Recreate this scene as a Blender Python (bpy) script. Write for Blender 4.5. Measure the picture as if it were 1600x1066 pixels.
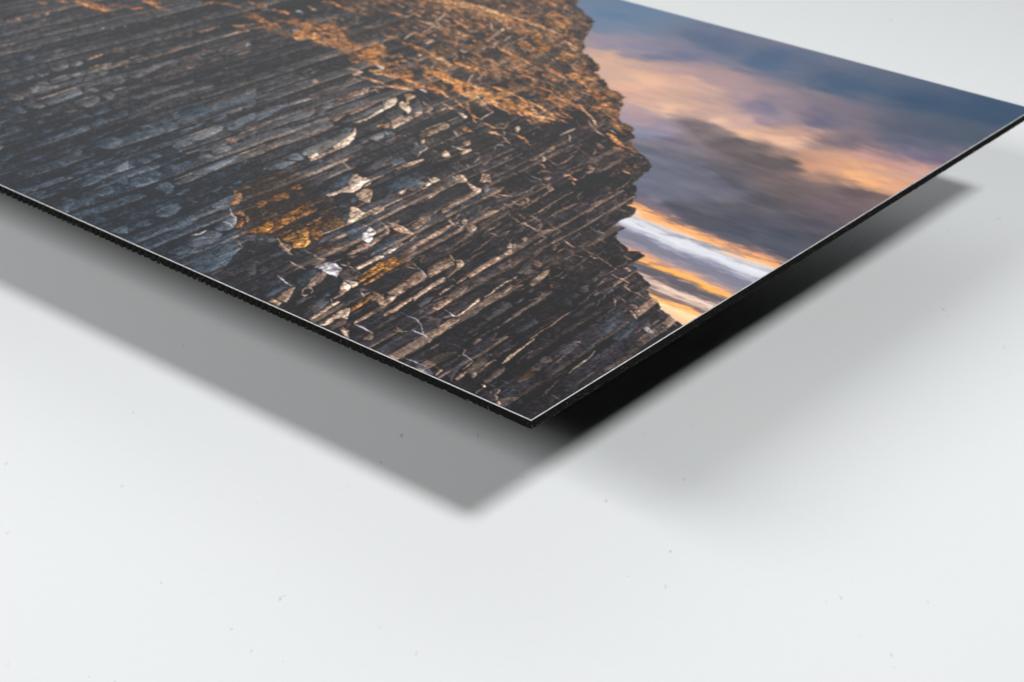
import bpy, bmesh, math, random
import numpy as np
from mathutils import Vector, Matrix
scene = bpy.context.scene
for o in list(bpy.data.objects): bpy.data.objects.remove(o)
# ---------------------------------------------------------------- camera numbers shared by camera and print
F_PX = 2878.0                      # focal length in photo pixels (1600 px wide)
PITCH = np.arctan(1600.0 / F_PX)
H_CAM = 0.2654                     # camera above the print's face
PRINT_L, PRINT_W, THICK, GAP = 0.45, 0.30, 0.0032, 0.035
_fw = np.array([0, np.cos(PITCH), -np.sin(PITCH)]); _up = np.array([0, np.sin(PITCH), np.cos(PITCH)])
def plane_pt(x, y, drop=H_CAM):
    """photo pixel -> point on the horizontal plane `drop` below the camera (camera at origin)"""
    x = np.asarray(x, float); y = np.asarray(y, float)
    dx = x - 800.0; dy = F_PX * _fw[1] - (y - 533.0) * _up[1]; dz = F_PX * _fw[2] - (y - 533.0) * _up[2]
    t = -drop / dz
    return dx * t, dy * t
_p0 = np.array(plane_pt(830, 656.5)); _p1 = np.array(plane_pt(1615, 170))
EV = (_p1 - _p0) / np.linalg.norm(_p1 - _p0)      # along the right edge, away from the camera
EU = np.array([-EV[1], EV[0]])                    # along the near left edge
def px2uv(x, y):
    X, Y = plane_pt(x, y)
    return (X - _p0[0]) * EU[0] + (Y - _p0[1]) * EU[1], (X - _p0[0]) * EV[0] + (Y - _p0[1]) * EV[1]
def uv2px(u, v):
    X = _p0[0] + u * EU[0] + v * EV[0]; Y = _p0[1] + u * EU[1] + v * EV[1]; Z = -H_CAM
    dep = Y * _fw[1] + Z * _fw[2]
    return 800 + F_PX * X / dep, 533 - F_PX * (Y * _up[1] + Z * _up[2]) / dep


Z_TOP = GAP + THICK                              # print face above the table
CAM_Z = Z_TOP + H_CAM
# ---------------------------------------------------------------- camera
cd = bpy.data.cameras.new('camera'); cam = bpy.data.objects.new('camera', cd); scene.collection.objects.link(cam)
cam.location = (0, 0, CAM_Z); cam.rotation_euler = (math.pi / 2 - float(PITCH), 0, 0)
cd.sensor_width = 36.0; cd.lens = F_PX / 1600.0 * 36.0; cd.clip_start = 0.01; cd.clip_end = 50
cd.dof.use_dof = True; cd.dof.focus_distance = 0.53; cd.dof.aperture_fstop = 26.0
scene.camera = cam
# ---------------------------------------------------------------- world: an unlit studio
w = bpy.data.worlds.new('World'); scene.world = w; w.use_nodes = True
w.node_tree.nodes['Background'].inputs[0].default_value = (0.9, 0.95, 1.0, 1); w.node_tree.nodes['Background'].inputs[1].default_value = 0.001
# ---------------------------------------------------------------- lamps: two soft boxes and a wide reflector behind the table
C0 = Vector((float(_p0[0]), float(_p0[1]), Z_TOP))
def area(name, pos, aim, sx, sy, watts, col):
    l = bpy.data.lights.new(name, 'AREA'); l.shape = 'RECTANGLE'; l.size = sx; l.size_y = sy; l.energy = watts; l.color = col
    o = bpy.data.objects.new(name, l); scene.collection.objects.link(o); o.location = pos
    o.rotation_euler = (Vector(aim) - Vector(pos)).to_track_quat('-Z', 'Y').to_euler()
    return o
KEY_D = Vector((0.49, -0.23, 1.0)).normalized(); SIDE_D = Vector((-1.54, -0.05, 1.0)).normalized()
kb = area('key_softbox', C0 + KEY_D * 2.2, (0.0, 0.50, 0), 0.43, 0.43, 2.2, (0.985, 0.99, 0.985)); kb.data.spread = math.radians(42)
sb = area('side_softbox', C0 + SIDE_D * 1.8, C0, 1.32, 0.5, 24.0, (0.995, 0.99, 0.992))
sx = Vector((float(EU[0]), float(EU[1]), 0)); sx = (sx - SIDE_D * sx.dot(SIDE_D)).normalized()   # its long side runs with the print's long side
sb.rotation_euler = Matrix((sx, SIDE_D.cross(sx), SIDE_D)).transposed().to_euler()
area('back_reflector', (0.1, 1.75, 0.55), (0.05, 0.5, 0.05), 2.2, 0.6, 8.6, (0.96, 0.98, 1.0))
vs_ = scene.view_settings
vs_.view_transform = 'Standard'; vs_.look = 'None'; vs_.exposure = 0; vs_.gamma = 1; vs_.use_curve_mapping = False

SKY = """
966 26 102 128 162
1097 66 94 110 142
1207 96 86 106 140
1338 140 73 96 129
1470 162 62 86 119
1579 184 58 82 115
1560 172 60 84 116
1000 10 108 132 164
944 40 116 136 165
957 74 152 142 158
945 78 165 150 155
988 79 135 132 156
1050 90 112 118 148
966 96 212 172 150
940 92 205 168 150
1010 122 224 178 150
1075 131 205 165 150
1141 145 168 144 149
1110 128 170 145 148
988 145 206 166 150
965 135 222 176 150
1031 166 228 184 156
1075 175 188 154 145
1010 184 150 136 150
980 175 175 150 155
1110 188 224 182 160
1163 188 200 164 155
1207 184 152 134 147
1180 165 124 119 141
1163 206 230 182 150
1229 219 226 180 150
1272 215 198 155 140
1294 193 112 110 136
1303 223 138 120 126
1338 228 124 110 126
1259 258 206 152 125
1294 263 204 152 125
1338 272 228 168 120
1373 289 240 174 120
1404 294 214 160 130
1425 272 192 150 140
1382 254 192 148 140
1447 250 125 114 142
1417 228 94 104 140
1513 219 72 96 130
1460 210 82 98 135
1075 197 124 110 116
1119 219 110 98 105
1031 210 118 112 128
1000 197 138 138 162
985 205 142 145 168
1163 245 104 92 98
1207 254 100 88 95
1097 263 100 95 108
1018 245 110 110 128
1250 298 115 98 100
1294 307 126 102 106
1338 307 114 95 105
1373 307 104 88 100
1320 328 124 100 110
1185 307 94 90 102
1119 315 95 95 110
1031 280 116 120 142
1075 280 118 118 136
1010 298 110 114 138
1053 324 90 92 108
1250 350 90 88 105
1207 372 80 88 112
1163 364 85 92 118
1285 350 100 90 105
1130 340 84 88 106
1090 345 88 88 102
1220 395 76 84 108
1020 255 120 124 146
1000 300 112 118 142
1000 320 140 130 145
985 345 205 205 215
980 365 190 192 208
975 375 170 172 190
1000 420 130 120 128
1020 445 190 165 155
1040 480 235 195 160
"""
STRIPES = """
150,150,166,8 3.5 560 428 700 452 820 478
140,142,158,9 4 780 468 900 508 1060 552 1220 616
135,135,152,7 2.4 390 350 440 375
160,122,112,9 3.0 480 648 560 668 630 694
205,168,150,8 2.4 700 790 760 802 830 828
"""
BANDS = """
-70 94 92 104
0 100 95 104
35 128 108 108
58 200 148 118
78 244 172 114
98 253 186 124
116 240 196 160
136 214 204 204
156 188 185 194
182 216 216 222
216 224 224 231
246 204 205 214
270 162 162 176
300 124 125 143
345 130 126 141
385 152 141 149
412 196 154 136
438 240 174 120
462 253 184 98
480 249 176 90
494 178 134 106
510 104 98 105
548 100 95 104
572 128 113 114
592 208 178 162
616 234 208 190
636 194 165 152
656 130 112 111
682 128 108 107
702 218 158 106
722 250 190 120
752 255 220 168
792 242 198 158
860 226 182 152
"""
SIL = """907 0 899 7 910 16 914 22 925 29 929 33 926 36 927 42 923 47 917 56 912 66 912 76 910 80 920 88 926 91 936 104 937 111 927 114 937 118 943 124 949 131 952 139 965 144 976 152 971 157 974 162 969 169 968 180 967 187 977 194 989 200 989 208 994 217 986 219 989 230 1000 240 1007 245 1019 262 1005 275 987 288 993 291 996 297 994 302 993 310 987 318 979 320 996 326 992 333 981 341 956 353 966 352 977 356 965 363 966 366 960 371 965 376 979 388 981 393 997 393 1007 401 992 410 987 414 996 419 997 425 1006 433 1011 440 1017 447 1012 454 1016 460 1019 466 1033 479 1032 483 1042 490 1055 499 1067 508"""
TRACE = """
@0 0
P s8 0 14 25 11 40 9 41 12 20 16 0 20
P s9 2 23 20 19 35 17 36 20 22 24 5 28
L m9 1.8 6 27 14 26 24 24 32 23
P N8 38 18 46 15 50 17 48 20 40 21
P N8 54 15 62 14 60 18 56 19
L N9 2 70 14 76 12 82 10
L T9 2 53 25 57 24
L o 2.2 47 2 53 4 60 5
L o9 2.2 70 1 78 2 86 3
L m7 2 50 10 60 9
L m7 1.5 22 2 30 3
L m7 1.5 34 7 37 6
L o 3 94 2 104 5 112 8 120 10 128 12 136 14
L o9 3 108 4 118 7 126 8 132 10
L O8 1.4 96 2 106 6 114 9
L O8 1.4 122 10 130 12 135 14
L o8 1.5 137 7 148 7 158 8
L m7 2 94 8 100 7
P s9 66 23 80 20 98 17 102 19 88 24 70 28 62 26
L n9 2.2 82 24 92 21 101 19
P s8 12 35 26 31 34 32 30 37 14 40 3 41
P s8 30 30 44 26 52 31 40 34
L n8 2 42 40 54 37 64 35 75 32
L r7 2.5 62 41 72 41
L m6 2 82 36 90 36
L n6 2 94 30 104 30
P c9 0 46 14 44 26 46 14 50 0 51
P s7 20 43 34 41 46 44 34 47
L s8 2 27 56 40 53 55 55
L s8 2.5 10 59 18 58 27 57
P s9 12 60 24 57 32 62 22 65
P s9 0 62 8 61 13 65 4 69 0 70
P s8 36 58 44 55 52 57 44 62
P c9 44 66 52 62 62 66 56 70
P s9 60 64 70 58 78 62 70 67
P b7 26 70 34 66 44 72 38 76 32 75
P c9 18 74 26 70 34 76 26 79
P c9 2 80 14 76 24 79 12 83
P c8 10 86 34 80 50 76 58 80 42 88 20 92
P c8 36 84 52 78 60 82
L s8 2 60 82 80 78 94 74
L B9 1.5 74 79 80 77
P G8 60 86 76 81 86 80 86 84 72 89 64 89
P G8 86 80 98 76 104 79 94 84 88 83
P B8 42 92 52 88 62 88 63 92 52 96 46 95
P B8 24 97 36 93 44 95 36 100 28 99
P b9 0 103 12 99 22 98 28 102 14 106 0 106
P G7 88 93 100 89 102 92 94 95 88 95
P g9 92 97 100 94 102 99 98 103 92 101
P n8 108 85 122 80 138 78 140 81 128 86 116 89 104 88
L t7 2 110 86 122 82 134 80
P s9 104 93 112 90 120 93 112 98 106 97
P g8 120 91 130 88 136 88 134 92 124 94
P g8 60 102 76 95 86 93 88 98 76 102 66 106
L G8 2 62 101 78 95 86 93
P g9 40 106 54 101 64 106
P G6 112 106 124 100 140 95 152 96 158 100 150 106
L t9 2.6 109 75 118 72 128 68
L t9 1.4 124 65 128 69
L t7 2 142 62 146 61
L t7 2 148 62 154 60
L n7 3 132 65 146 65 158 64
P N7 142 80 150 76 160 74 160 78 152 80 143 84
P n7 152 81 160 79 160 84 154 86
L w8 1.2 126 36 131 35
L w 1.6 139 36 141 36
L w8 1.2 156 33 158 33
L s7 1.5 88 54 104 50 118 48
L k7 2 0 70 20 66 44 60
L k8 2.4 0 86 18 82 40 76 60 71
L k8 2.4 0 55 20 52 40 49
L k9 1.6 32 77 26 71 36 78
L k9 1.8 53 60 60 72
L k9 2.2 60 91 74 90 96 84 104 80
L k9 1.6 101 88 103 103
L k9 1.6 88 96 91 104
L k9 1.6 78 90 88 96
L k9 1.4 104 80 102 76
L k9 1.6 40 92 48 98 60 100 68 106
L k9 1.6 20 96 36 103
L k9 3 52 76 58 82 64 88
L k9 2 140 80 138 90
L k9 2.6 108 103 124 98 138 92 142 90
@200 0
L o 3 19 1 26 3 34 4 42 4
L o9 2.4 27 6 34 8 41 10
L O7 1.2 21 1 28 4 38 9
L o9 2.4 0 9 8 11 14 10 20 11
L m8 2 30 14 38 13 46 12 54 13
L m8 1.6 14 17 26 17
L m7 2 40 2 56 2
L s8 3 2 29 14 26 28 25
L N8 1.4 14 26 20 26
L m9 2.6 92 6 98 4 106 3 114 4
L O7 1.4 98 4 108 3
L m9 2 114 4 124 5 132 7
L m9 2.6 126 6 134 8 142 9
L m9 3 150 9 160 10
L m9 2.6 148 1 156 4 160 5
L N6 2 94 21 102 23 108 24
L s8 2 70 24 80 23 88 22
L m9 2.4 128 31 138 33 146 36
L m8 2 136 35 144 32 160 30
L s6 2 96 20 112 15 130 18
P N8 84 38 96 36 108 33 112 33 106 37 92 41 86 40
L T8 1.4 111 33 114 34
P m7 118 45 128 42 138 38 150 37 152 39 140 41 128 44 118 47
L T7 1.2 118 46 132 42 142 40
P n9 69 43 74 40 80 40 82 43 78 46 71 47
P n8 40 47 52 46 60 43 68 42 68 45 58 48 48 50
P n9 28 54 38 51 48 51 46 55 36 57 29 56
L n8 2 44 36 56 35 68 34
L T6 1.2 46 49 52 47
P n9 70 57 80 53 94 49 103 48 104 50 92 54 80 58 71 59
P n9 42 65 50 61 62 57 70 57 68 61 56 66 44 69
P n8 24 70 36 66 42 66 40 70 32 73 26 72
P g8 4 76 14 71 22 72 26 74 16 78 6 79
L N8 1.8 0 74 8 71 16 69
P s9 0 58 14 54 24 55 14 59 4 60
L t8 2 2 61 5 62
P n9 65 74 76 69 86 67 92 72 84 76 72 79 66 78
L t7 1.4 84 69 92 74
L t7 1.4 66 74 76 70
L N7 2.4 88 66 96 63 108 65
P N7 111 61 118 59 118 64 113 64
P n8 120 62 126 60 132 62 124 65
P n9 126 57 136 53 146 50 152 52 150 58 140 60 130 60
L w 2 146 57 153 56
L w9 1.4 147 59 150 58
L w9 1.4 148 55 152 54
L t8 2.4 138 68 145 66 151 64
L n8 2.4 98 79 106 76 118 73
L T7 1 106 75 118 72
L n9 2.6 80 83 90 81 98 79
L N9 2.6 68 88 76 85 84 84
L n9 3 20 101 34 97 46 94 60 89 72 87
L T6 1.2 56 92 60 91
L G7 1.2 20 102 36 98
P g8 0 90 14 86 26 84 36 80 56 74 58 77 44 82 34 88 20 94 8 97 0 97
P n7 42 83 54 80 62 80 60 83 46 86
L G8 1.4 30 82 44 79 56 75
P g7 0 94 8 92 24 92 16 97 2 98
L s9 2.4 44 100 60 97 76 92
P s8 80 100 94 95 108 91 116 88 120 92 104 97 90 100
P s7 110 100 124 94 138 90 146 92 130 98 116 103
P s7 56 106 70 101 80 99 84 103 74 106
L s8 2.4 120 86 134 83 150 78 160 76
L w8 1.2 122 85 125 85
L k8 3 0 66 14 62 24 60
L k8 3 0 84 20 78 40 72 60 66 80 62 100 58 120 52 140 48 160 44
L k8 3 30 60 50 56 70 50 90 46 110 42
L k8 2.6 60 82 70 80 90 77 110 72 130 66
L k8 2.6 0 100 12 99 30 93 48 88 62 84
L k8 4 60 97 80 92 100 86 120 80 140 74
L K8 5 110 96 130 90 150 86 160 84
@0 133
P g9 24 6 34 2 48 0 74 0 72 3 58 6 44 10 36 11 28 8
P G6 36 3 50 0 46 8 40 10
P g9 5 9 14 10 24 12 30 14 28 18 18 19 10 16
P n8 18 6 26 7 36 12 30 13 20 9
P g9 46 18 60 13 74 9 88 4 97 3 103 9 94 14 82 18 68 24 62 25 54 23
P B8 62 20 78 14 100 8 104 11 92 15 76 20 66 24
L T6 1.4 46 18 64 13 84 6 96 3
P g9 100 3 108 1 116 3 124 7 116 9 110 9
P c9 0 17 6 15 11 20 4 24 0 25
P g9 27 23 38 19 48 22 56 26 50 30 40 29 32 27
P b9 28 24 38 20 42 25 36 28
P b9 10 28 22 25 34 33 30 36 22 35 14 31
P c9 0 32 8 30 22 37 14 41 0 44
P g8 92 22 104 17 118 13 126 18 120 24 108 28 98 25
L G7 1.8 92 22 104 18 116 14
P n9 74 34 84 29 92 30 100 31 88 35
P g9 124 11 136 8 144 12 140 18 132 18
L w9 1.4 134 15 136 15
L G8 2.4 142 7 152 4 160 2
P n7 140 10 160 5 160 9 148 12
P c9 57 30 68 27 78 24 86 23 70 30 60 33
L b9 2 54 36 60 37 68 37
P c8 56 42 72 38 90 34 104 31 104 34 88 38 72 42 60 44
P b8 74 44 90 40 106 36 114 38 104 43 92 46 84 44
L r7 1.2 81 46 86 45
P c8 72 50 82 47 94 47 86 51 74 54
P b8 112 34 122 30 134 28 140 31 128 36 118 38
P s8 134 26 146 20 160 17 160 24 150 29 142 29
L n8 1.6 148 23 156 20
P b9 128 40 142 35 154 31 160 31 160 38 148 42 138 46 132 44
P b9 108 48 118 44 126 41 136 46 128 49 116 53
P b9 80 58 92 52 106 48 114 54 104 58 92 62 82 64
P c9 48 68 62 62 80 58 82 62 68 67 56 71
P c9 32 40 42 38 48 43 58 46 46 50 36 47
P c9 0 52 6 47 14 48 36 50 30 56 14 60 0 64
L b7 2 6 49 14 50
P c8 36 57 44 53 66 55 60 60 44 62
P c9 0 68 16 62 36 58 42 62 28 66 10 71 0 73
P c9 6 74 18 70 16 74 8 76
P c9 28 78 38 74 50 72 56 74 44 78 32 81
P c8 20 80 26 77 24 81
P c9 104 68 118 62 130 58 136 60 124 66 112 70
P c8 134 56 152 50 160 47 160 52 144 58 136 59
P b9 112 74 124 68 138 64 146 66 156 70 146 76 136 81 124 78
P c8 72 84 80 80 90 80 86 84
P b8 82 87 92 82 98 80 104 84 98 88 88 90
P b9 62 94 72 93 80 96 87 99 80 104 70 98
P c9 2 102 14 97 28 93 42 90 50 86 64 81 66 84 50 92 36 96 24 100 10 106 2 106
P c9 0 88 8 84 20 83 20 87 8 94 0 96
L b7 2 15 86 19 85
P b8 110 100 122 95 132 94 128 99 118 103
P b8 128 94 138 88 146 83 150 84 144 90 134 96
P c9 96 106 110 102 122 102 112 106
P B7 140 104 152 98 160 94 160 106 140 106
P c8 152 92 160 88 160 92
P c8 150 62 160 58 160 66 154 66
P c8 154 86 160 84 160 87
L k9 2.6 0 27 14 24 30 20 46 13 60 11 76 5 90 0
L k9 1.8 12 20 4 12 0 8
L k9 1.8 100 2 106 8 120 10 128 17 134 21
L k9 1.6 46 19 56 23
L k9 1.6 26 25 36 33
L k9 2.4 58 27 76 22 90 19 112 12 130 6
L k9 1.4 104 45 114 53
L k9 1.4 126 40 136 46
L k9 2 0 67 14 63 30 57
L k9 3 60 32 84 27 110 30 130 24 150 18
L k9 5 24 84 44 80 66 74 90 66 110 60 130 52 150 44 160 41
@200 133
P g9 0 2 12 0 18 0 0 5
P g8 2 12 16 6 34 0 56 0 70 0 56 5 36 11 12 18 5 17
P B5 6 14 20 9 36 6 34 10 14 17
P g8 10 24 28 19 48 14 72 6 90 2 108 0 104 3 84 9 62 15 40 22 20 30 14 29
L n8 2.4 50 14 70 8 92 3
P b8 3 26 8 27 16 33 12 35
P c8 0 34 6 32 10 35 2 38
P b9 62 32 80 27 94 24 110 20 128 15 150 8 160 5 160 14 146 18 130 24 112 30 92 38 74 44 60 46 66 40
P n9 94 23 110 18 128 12 148 5 160 3 160 8 146 13 128 19 110 24 98 27
P b8 50 36 62 33 60 38 52 39
P b8 35 43 42 40 48 40 54 47 62 50 52 54 46 54
P b8 12 54 24 49 30 47 38 52 44 57 34 59 20 58
L B7 2 16 53 26 51 34 54
P b9 0 58 10 57 22 62 28 64 18 68 4 70 0 70
P b9 64 60 74 54 86 48 94 45 98 46 84 54 74 58 66 61
L B8 2.2 66 57 82 53 96 46
P b8 102 42 112 36 120 34 124 38 116 43 106 47
P g9 120 33 132 29 142 27 142 32 130 36 122 35
P B7 142 28 152 24 160 21 160 25 150 30
L T6 1.6 150 23 160 19
P B9 122 48 136 42 150 37 160 33 160 42 146 48 134 56 124 56 120 52
P G8 74 66 88 60 100 54 108 50 120 51 118 57 106 62 94 68 84 69
L T5 1.2 76 64 92 58 108 50
P B8 54 74 62 70 72 66 80 68 84 71 72 76 60 79 56 78
L n8 2 66 78 80 74 94 69 110 64
L b7 2 84 70 100 66 116 60
P b8 110 61 118 58 122 60 114 64
L t8 2 140 61 150 57 160 53
P g9 148 61 160 56 160 64 152 65
P n9 132 63 138 62 146 66 150 69 144 69
P N8 118 70 126 66 132 66 136 70 128 73 120 72
P g9 94 80 106 74 116 71 126 76 130 79 120 84 112 86 104 82
P n8 124 70 134 69 138 73 132 76 126 75
L T8 1.4 118 70 128 66
L G8 1.8 72 86 82 83 92 81
P g7 86 86 96 83 106 88 102 92 92 88
P c8 64 96 72 94 76 97 70 98
L B8 2 56 94 72 89
P c8 80 95 88 92 88 96 82 98
P B8 90 106 104 99 120 92 134 87 138 90 128 96 118 102 110 106
L T6 1.4 136 88 150 83 160 79
P n7 140 88 150 84 160 80 160 86 148 90
P B6 138 96 146 91 150 94 146 98
P c9 128 104 136 97 142 102 138 106
P b8 8 92 20 86 32 84 44 88 34 92 22 98 12 95
P b8 38 98 46 96 56 99 66 104 62 106 46 104
P b8 0 97 6 92 4 100 0 103
P c8 6 100 20 98 30 106 10 106
P c8 4 80 12 75 18 73 16 78 8 80
L s8 2 0 85 12 83
L n6 2 30 80 38 81
L r6 1.6 48 62 58 59
L k9 2 0 16 10 26 20 31
L k9 2 42 40 50 36 60 46 68 52
L k9 2.4 30 66 48 60 64 58
L k9 6 0 44 24 36 48 28 72 20 96 12 120 5 140 0
L k9 3 60 54 84 46 108 37 130 28 150 22 160 18
L k9 2.6 72 68 84 72 96 69
L k9 2.6 98 46 110 48 124 46 142 38 160 32
L K8 3 110 70 126 64 144 54 160 46
L k9 2 88 80 98 85 112 88 130 82
@0 233
P b8 84 44 96 38 108 33 120 30 130 31 143 33 134 36 122 40 112 45 102 48 92 47
L B7 1.6 84 44 100 37 116 31
L B7 1.6 102 48 116 42 140 34
P k6 94 43 104 41 104 45 97 46
L N7 1.6 124 29 130 28
P b8 52 43 60 38 74 35 80 36 72 39 60 43
P b8 82 34 92 28 104 23 114 23 108 28 96 32 86 35
P b7 112 20 122 15 130 16 124 20 114 22
P B7 140 26 150 18 160 14 160 24 150 29
P b8 136 40 148 36 160 37 160 44 150 44
P b8 96 58 106 53 116 50 124 46 134 43 138 46 144 52 136 57 126 59 118 58 110 57 102 62
P k7 114 56 118 51 130 50 128 55
L B7 1.4 118 50 128 46 136 44
P b8 70 50 76 47 82 49 76 52
L b8 2.4 42 62 56 59 72 55
L b8 2 52 60 66 57
P b9 58 68 70 64 80 60 90 62 95 64 90 70 86 74 86 80 78 78 70 73
P c8 76 58 84 58 84 62 78 64
L b8 1.6 22 52 32 50 46 52
L B6 1.4 40 53 46 51
L b7 1.4 102 68 112 72
P c8 106 86 116 80 122 82 134 88 130 91 118 92
P b9 136 103 148 97 160 92 160 106 148 106
P b8 144 70 160 62 160 66 150 72
P c8 150 72 158 76 160 80 152 79
L c9 1.6 66 30 78 26
L r6 1.4 11 30 14 29
@200 266
P b9 0 12 6 9 12 15 18 18 10 21 0 20
P b8 10 4 16 5 26 9 32 13 26 16 18 12 12 9
P b8 20 2 34 0 42 5 36 8
P c9 30 18 42 14 50 13 46 18 34 20
P s9 62 12 74 6 86 1 86 8 80 14 70 15
L G8 1.8 54 14 66 9 78 4 86 1
P b9 34 23 44 18 52 16 58 20 55 28 48 30 40 26
L G7 1.8 34 23 44 18 52 16
L n6 1.4 22 27 32 24
P b9 0 38 10 33 20 30 22 33 12 37 0 42
P b8 58 30 68 24 78 22 76 26 64 32
P b9 28 56 40 49 54 44 64 41 66 48 60 54 48 59 38 59
L B7 1.6 28 56 44 48 64 41
P b9 48 72 60 65 72 58 82 55 84 60 88 62 76 69 62 75 52 75
L B7 1.6 60 66 78 57
P b9 0 68 10 63 22 62 30 67 24 71 10 72 6 76 0 77
P b9 70 37 78 33 82 34 80 38 88 40 80 40
L B6 1.6 70 37 76 34
P b7 84 30 94 30 92 33 84 33
P b9 100 27 108 22 116 18 120 20 116 24 110 27 116 29 108 28
P b9 121 22 128 19 133 23 126 23
P b8 128 18 138 12 144 14 136 18
P b8 138 24 148 12 158 9 160 11 150 18
P B8 104 44 116 38 126 32 134 31 133 36 128 42 128 47 120 50 112 50 106 48
P k6 110 45 122 40 130 36 126 42 116 46
L B9 1.4 104 44 118 37 132 31
L w5 1.4 106 46 114 46 124 44
P b8 90 50 98 46 102 50 94 52
L B8 1.6 90 50 94 50
P B8 106 73 114 66 122 60 130 58 135 60 134 67 132 72 124 75 114 76
P k6 116 73 122 66 132 58 134 62 126 69
L w6 1.8 119 64 126 67 131 71
L T9 1.4 128 48 128 54 132 57 135 59 134 65 133 71
P B8 72 90 78 84 88 80 98 76 110 76 118 80 112 88 102 93 92 94 82 97 75 95
P k4 92 86 104 80 114 80 108 86 98 88
L w8 1.8 79 82 88 80 98 76
L B9 2 80 88 92 85 104 84
P b9 48 104 54 98 64 94 74 96 78 98 72 104 62 106
P m9 132 26 136 25 142 31 142 36 138 42 132 44 128 43 130 38 134 33
L T9 1.4 133 25 134 31
L o8 2 130 41 134 40 140 36
L R9 2.6 141 25 148 22 155 19
P r8 128 44 134 42 134 47 129 48
P R9 134 54 138 51 144 53 146 57 140 58
P m9 145 57 150 58 151 62 148 65
P R9 137 66 142 61 145 64 141 72 134 72
L o8 1.6 141 62 143 64
P R9 148 78 156 73 160 72 160 79
L r7 2 150 43 160 42
P s9 138 81 148 80 160 81 160 90 150 88 142 85
L G7 1.4 146 85 156 82
P n8 128 84 134 87 140 90 144 97 138 94 134 90
L T7 1.4 138 89 142 96
L T8 1.4 143 97 136 100 133 106
P b8 110 100 120 92 128 87 134 92 140 98 134 104 130 106 104 106
L B7 1.4 112 104 122 95
L B7 1.4 124 106 130 98
@200 366
P b9 68 36 78 28 94 20 108 12 120 8 128 3 136 10 142 15 134 22 130 30 122 40 112 43 100 50 90 48 76 41
L B6 1.2 104 22 114 15 122 10
L B6 1.2 124 24 130 16 133 12
L B6 1.2 108 34 114 28 120 22
L B6 1.2 98 32 106 28
L B6 1.2 112 40 120 34
P r6 102 50 110 44 120 40 118 44 106 52
L R9 2 128 48 132 51 134 52
L n6 2 146 20 158 22
P s7 146 42 156 36 160 40 160 52 152 52
L n6 1.6 124 44 140 42
L c8 2 20 16 30 14
L b7 2 42 7 48 4
P b9 0 3 10 2 22 6 14 9 2 8
P b8 152 78 160 72 160 80
@400 133
P s9 0 8 14 3 30 0 36 0 14 9 0 13
P n8 38 6 50 1 58 0 52 4 42 7
P s9 0 18 16 13 30 8 44 7 40 12 26 18 10 24 0 26
P n9 60 12 74 7 90 2 104 0 96 4 80 9 66 14
P n9 66 18 84 11 100 5 112 2 114 4 100 9 82 14 70 19
P g9 40 21 54 16 66 15 66 19 50 24 42 25
L T6 1.2 44 24 62 19 80 15
P B8 0 33 12 28 28 24 38 26 28 32 14 39 4 45 0 45
P g9 22 46 36 39 50 34 60 31 70 28 74 35 64 41 50 45 36 48 26 48
L G8 1.6 22 46 42 37 58 31
L T5 1.4 60 33 68 30
P n8 62 32 72 26 73 32 66 37
P G8 80 26 88 21 96 22 94 28 84 30
P N9 99 18 110 13 120 8 134 4 142 3 140 9 128 14 112 18 104 20
P g8 100 21 116 17 130 13 140 9 138 13 124 18 108 22
L t9 1.6 142 8 150 6 154 10
L t8 3 146 3 154 2 160 3
P g8 74 34 86 31 90 31 84 35 76 37
P s9 0 58 8 53 16 52 22 55 16 60 4 65 0 66
L t6 1.6 0 54 10 50 20 46
P g9 26 68 40 61 56 54 70 47 86 42 98 48 90 53 84 56 70 60 54 66 44 72 36 75 30 74
L G9 2 26 67 44 59 62 51 84 43
L T6 1.4 78 46 86 43
P N9 90 41 100 38 108 36 114 36 108 40 100 46 94 44
P N9 114 36 124 31 132 26 142 22 148 24 138 29 128 34 120 37
P g9 104 46 114 40 126 36 138 31 150 26 158 24 158 28 148 34 136 40 124 44 112 47
P T8 120 47 130 44 142 39 152 32 160 27 160 32 148 38 138 44 128 47
L T9 2.4 159 18 160 26
P g9 86 56 94 53 104 50 104 52 92 56
P B7 68 57 76 54 78 57 70 60
P B9 105 56 112 53 122 54 118 58 108 60
P G8 60 80 72 75 84 69 98 63 106 60 118 58 120 62 112 68 104 72 94 78 84 84 76 87 66 88 58 88
P k6 80 79 92 72 106 65 116 62 108 70 92 78
P T 96 77 106 71 116 64 122 57 124 52 125 60 122 68 116 74 106 77 98 80
P t9 66 93 78 87 92 81 106 76 116 74 106 79 92 85 78 92 68 95
P T9 64 90 70 86 76 85 78 88 70 92
L w7 1.6 65 89 68 92
P t7 79 80 84 78 90 80 84 83
P B8 53 83 60 80 64 84 60 88
P B8 36 90 44 86 52 84 58 89 60 93 52 95 42 94
P n8 28 94 34 91 36 94 30 97
P B8 14 105 24 98 34 96 52 95 42 101 30 106 14 106
P r7 36 104 46 99 58 97 52 101 42 106
P n9 12 74 22 70 28 72 26 78 18 80 10 79
L n9 2.4 0 79 6 76 12 73
P g7 8 104 12 100 12 106 6 106
P g9 86 92 100 84 114 78 128 73 136 76 130 81 118 86 108 92 100 95 90 96
P r7 98 95 112 90 124 85 130 83 120 90 108 95
P g9 126 70 134 66 142 70 136 73 130 72
P G9 138 66 148 62 160 58 160 66 150 70 144 68
P n9 138 73 148 71 146 76 138 78
P O8 150 52 158 48 160 48 160 53
P s7 138 50 150 44 160 40 160 45 148 51
P s9 88 106 98 101 108 97 114 101 120 106
L T5 1.6 109 97 114 102 118 106
P s9 132 106 144 99 156 92 160 91 160 100 150 106
P b8 70 95 80 92 86 94 80 97
L k9 1.6 87 42 102 49
L k9 1.6 100 50 112 39 113 36
L k9 1.6 53 85 60 90 63 94
L k9 1.4 26 92 38 94 52 95
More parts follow.
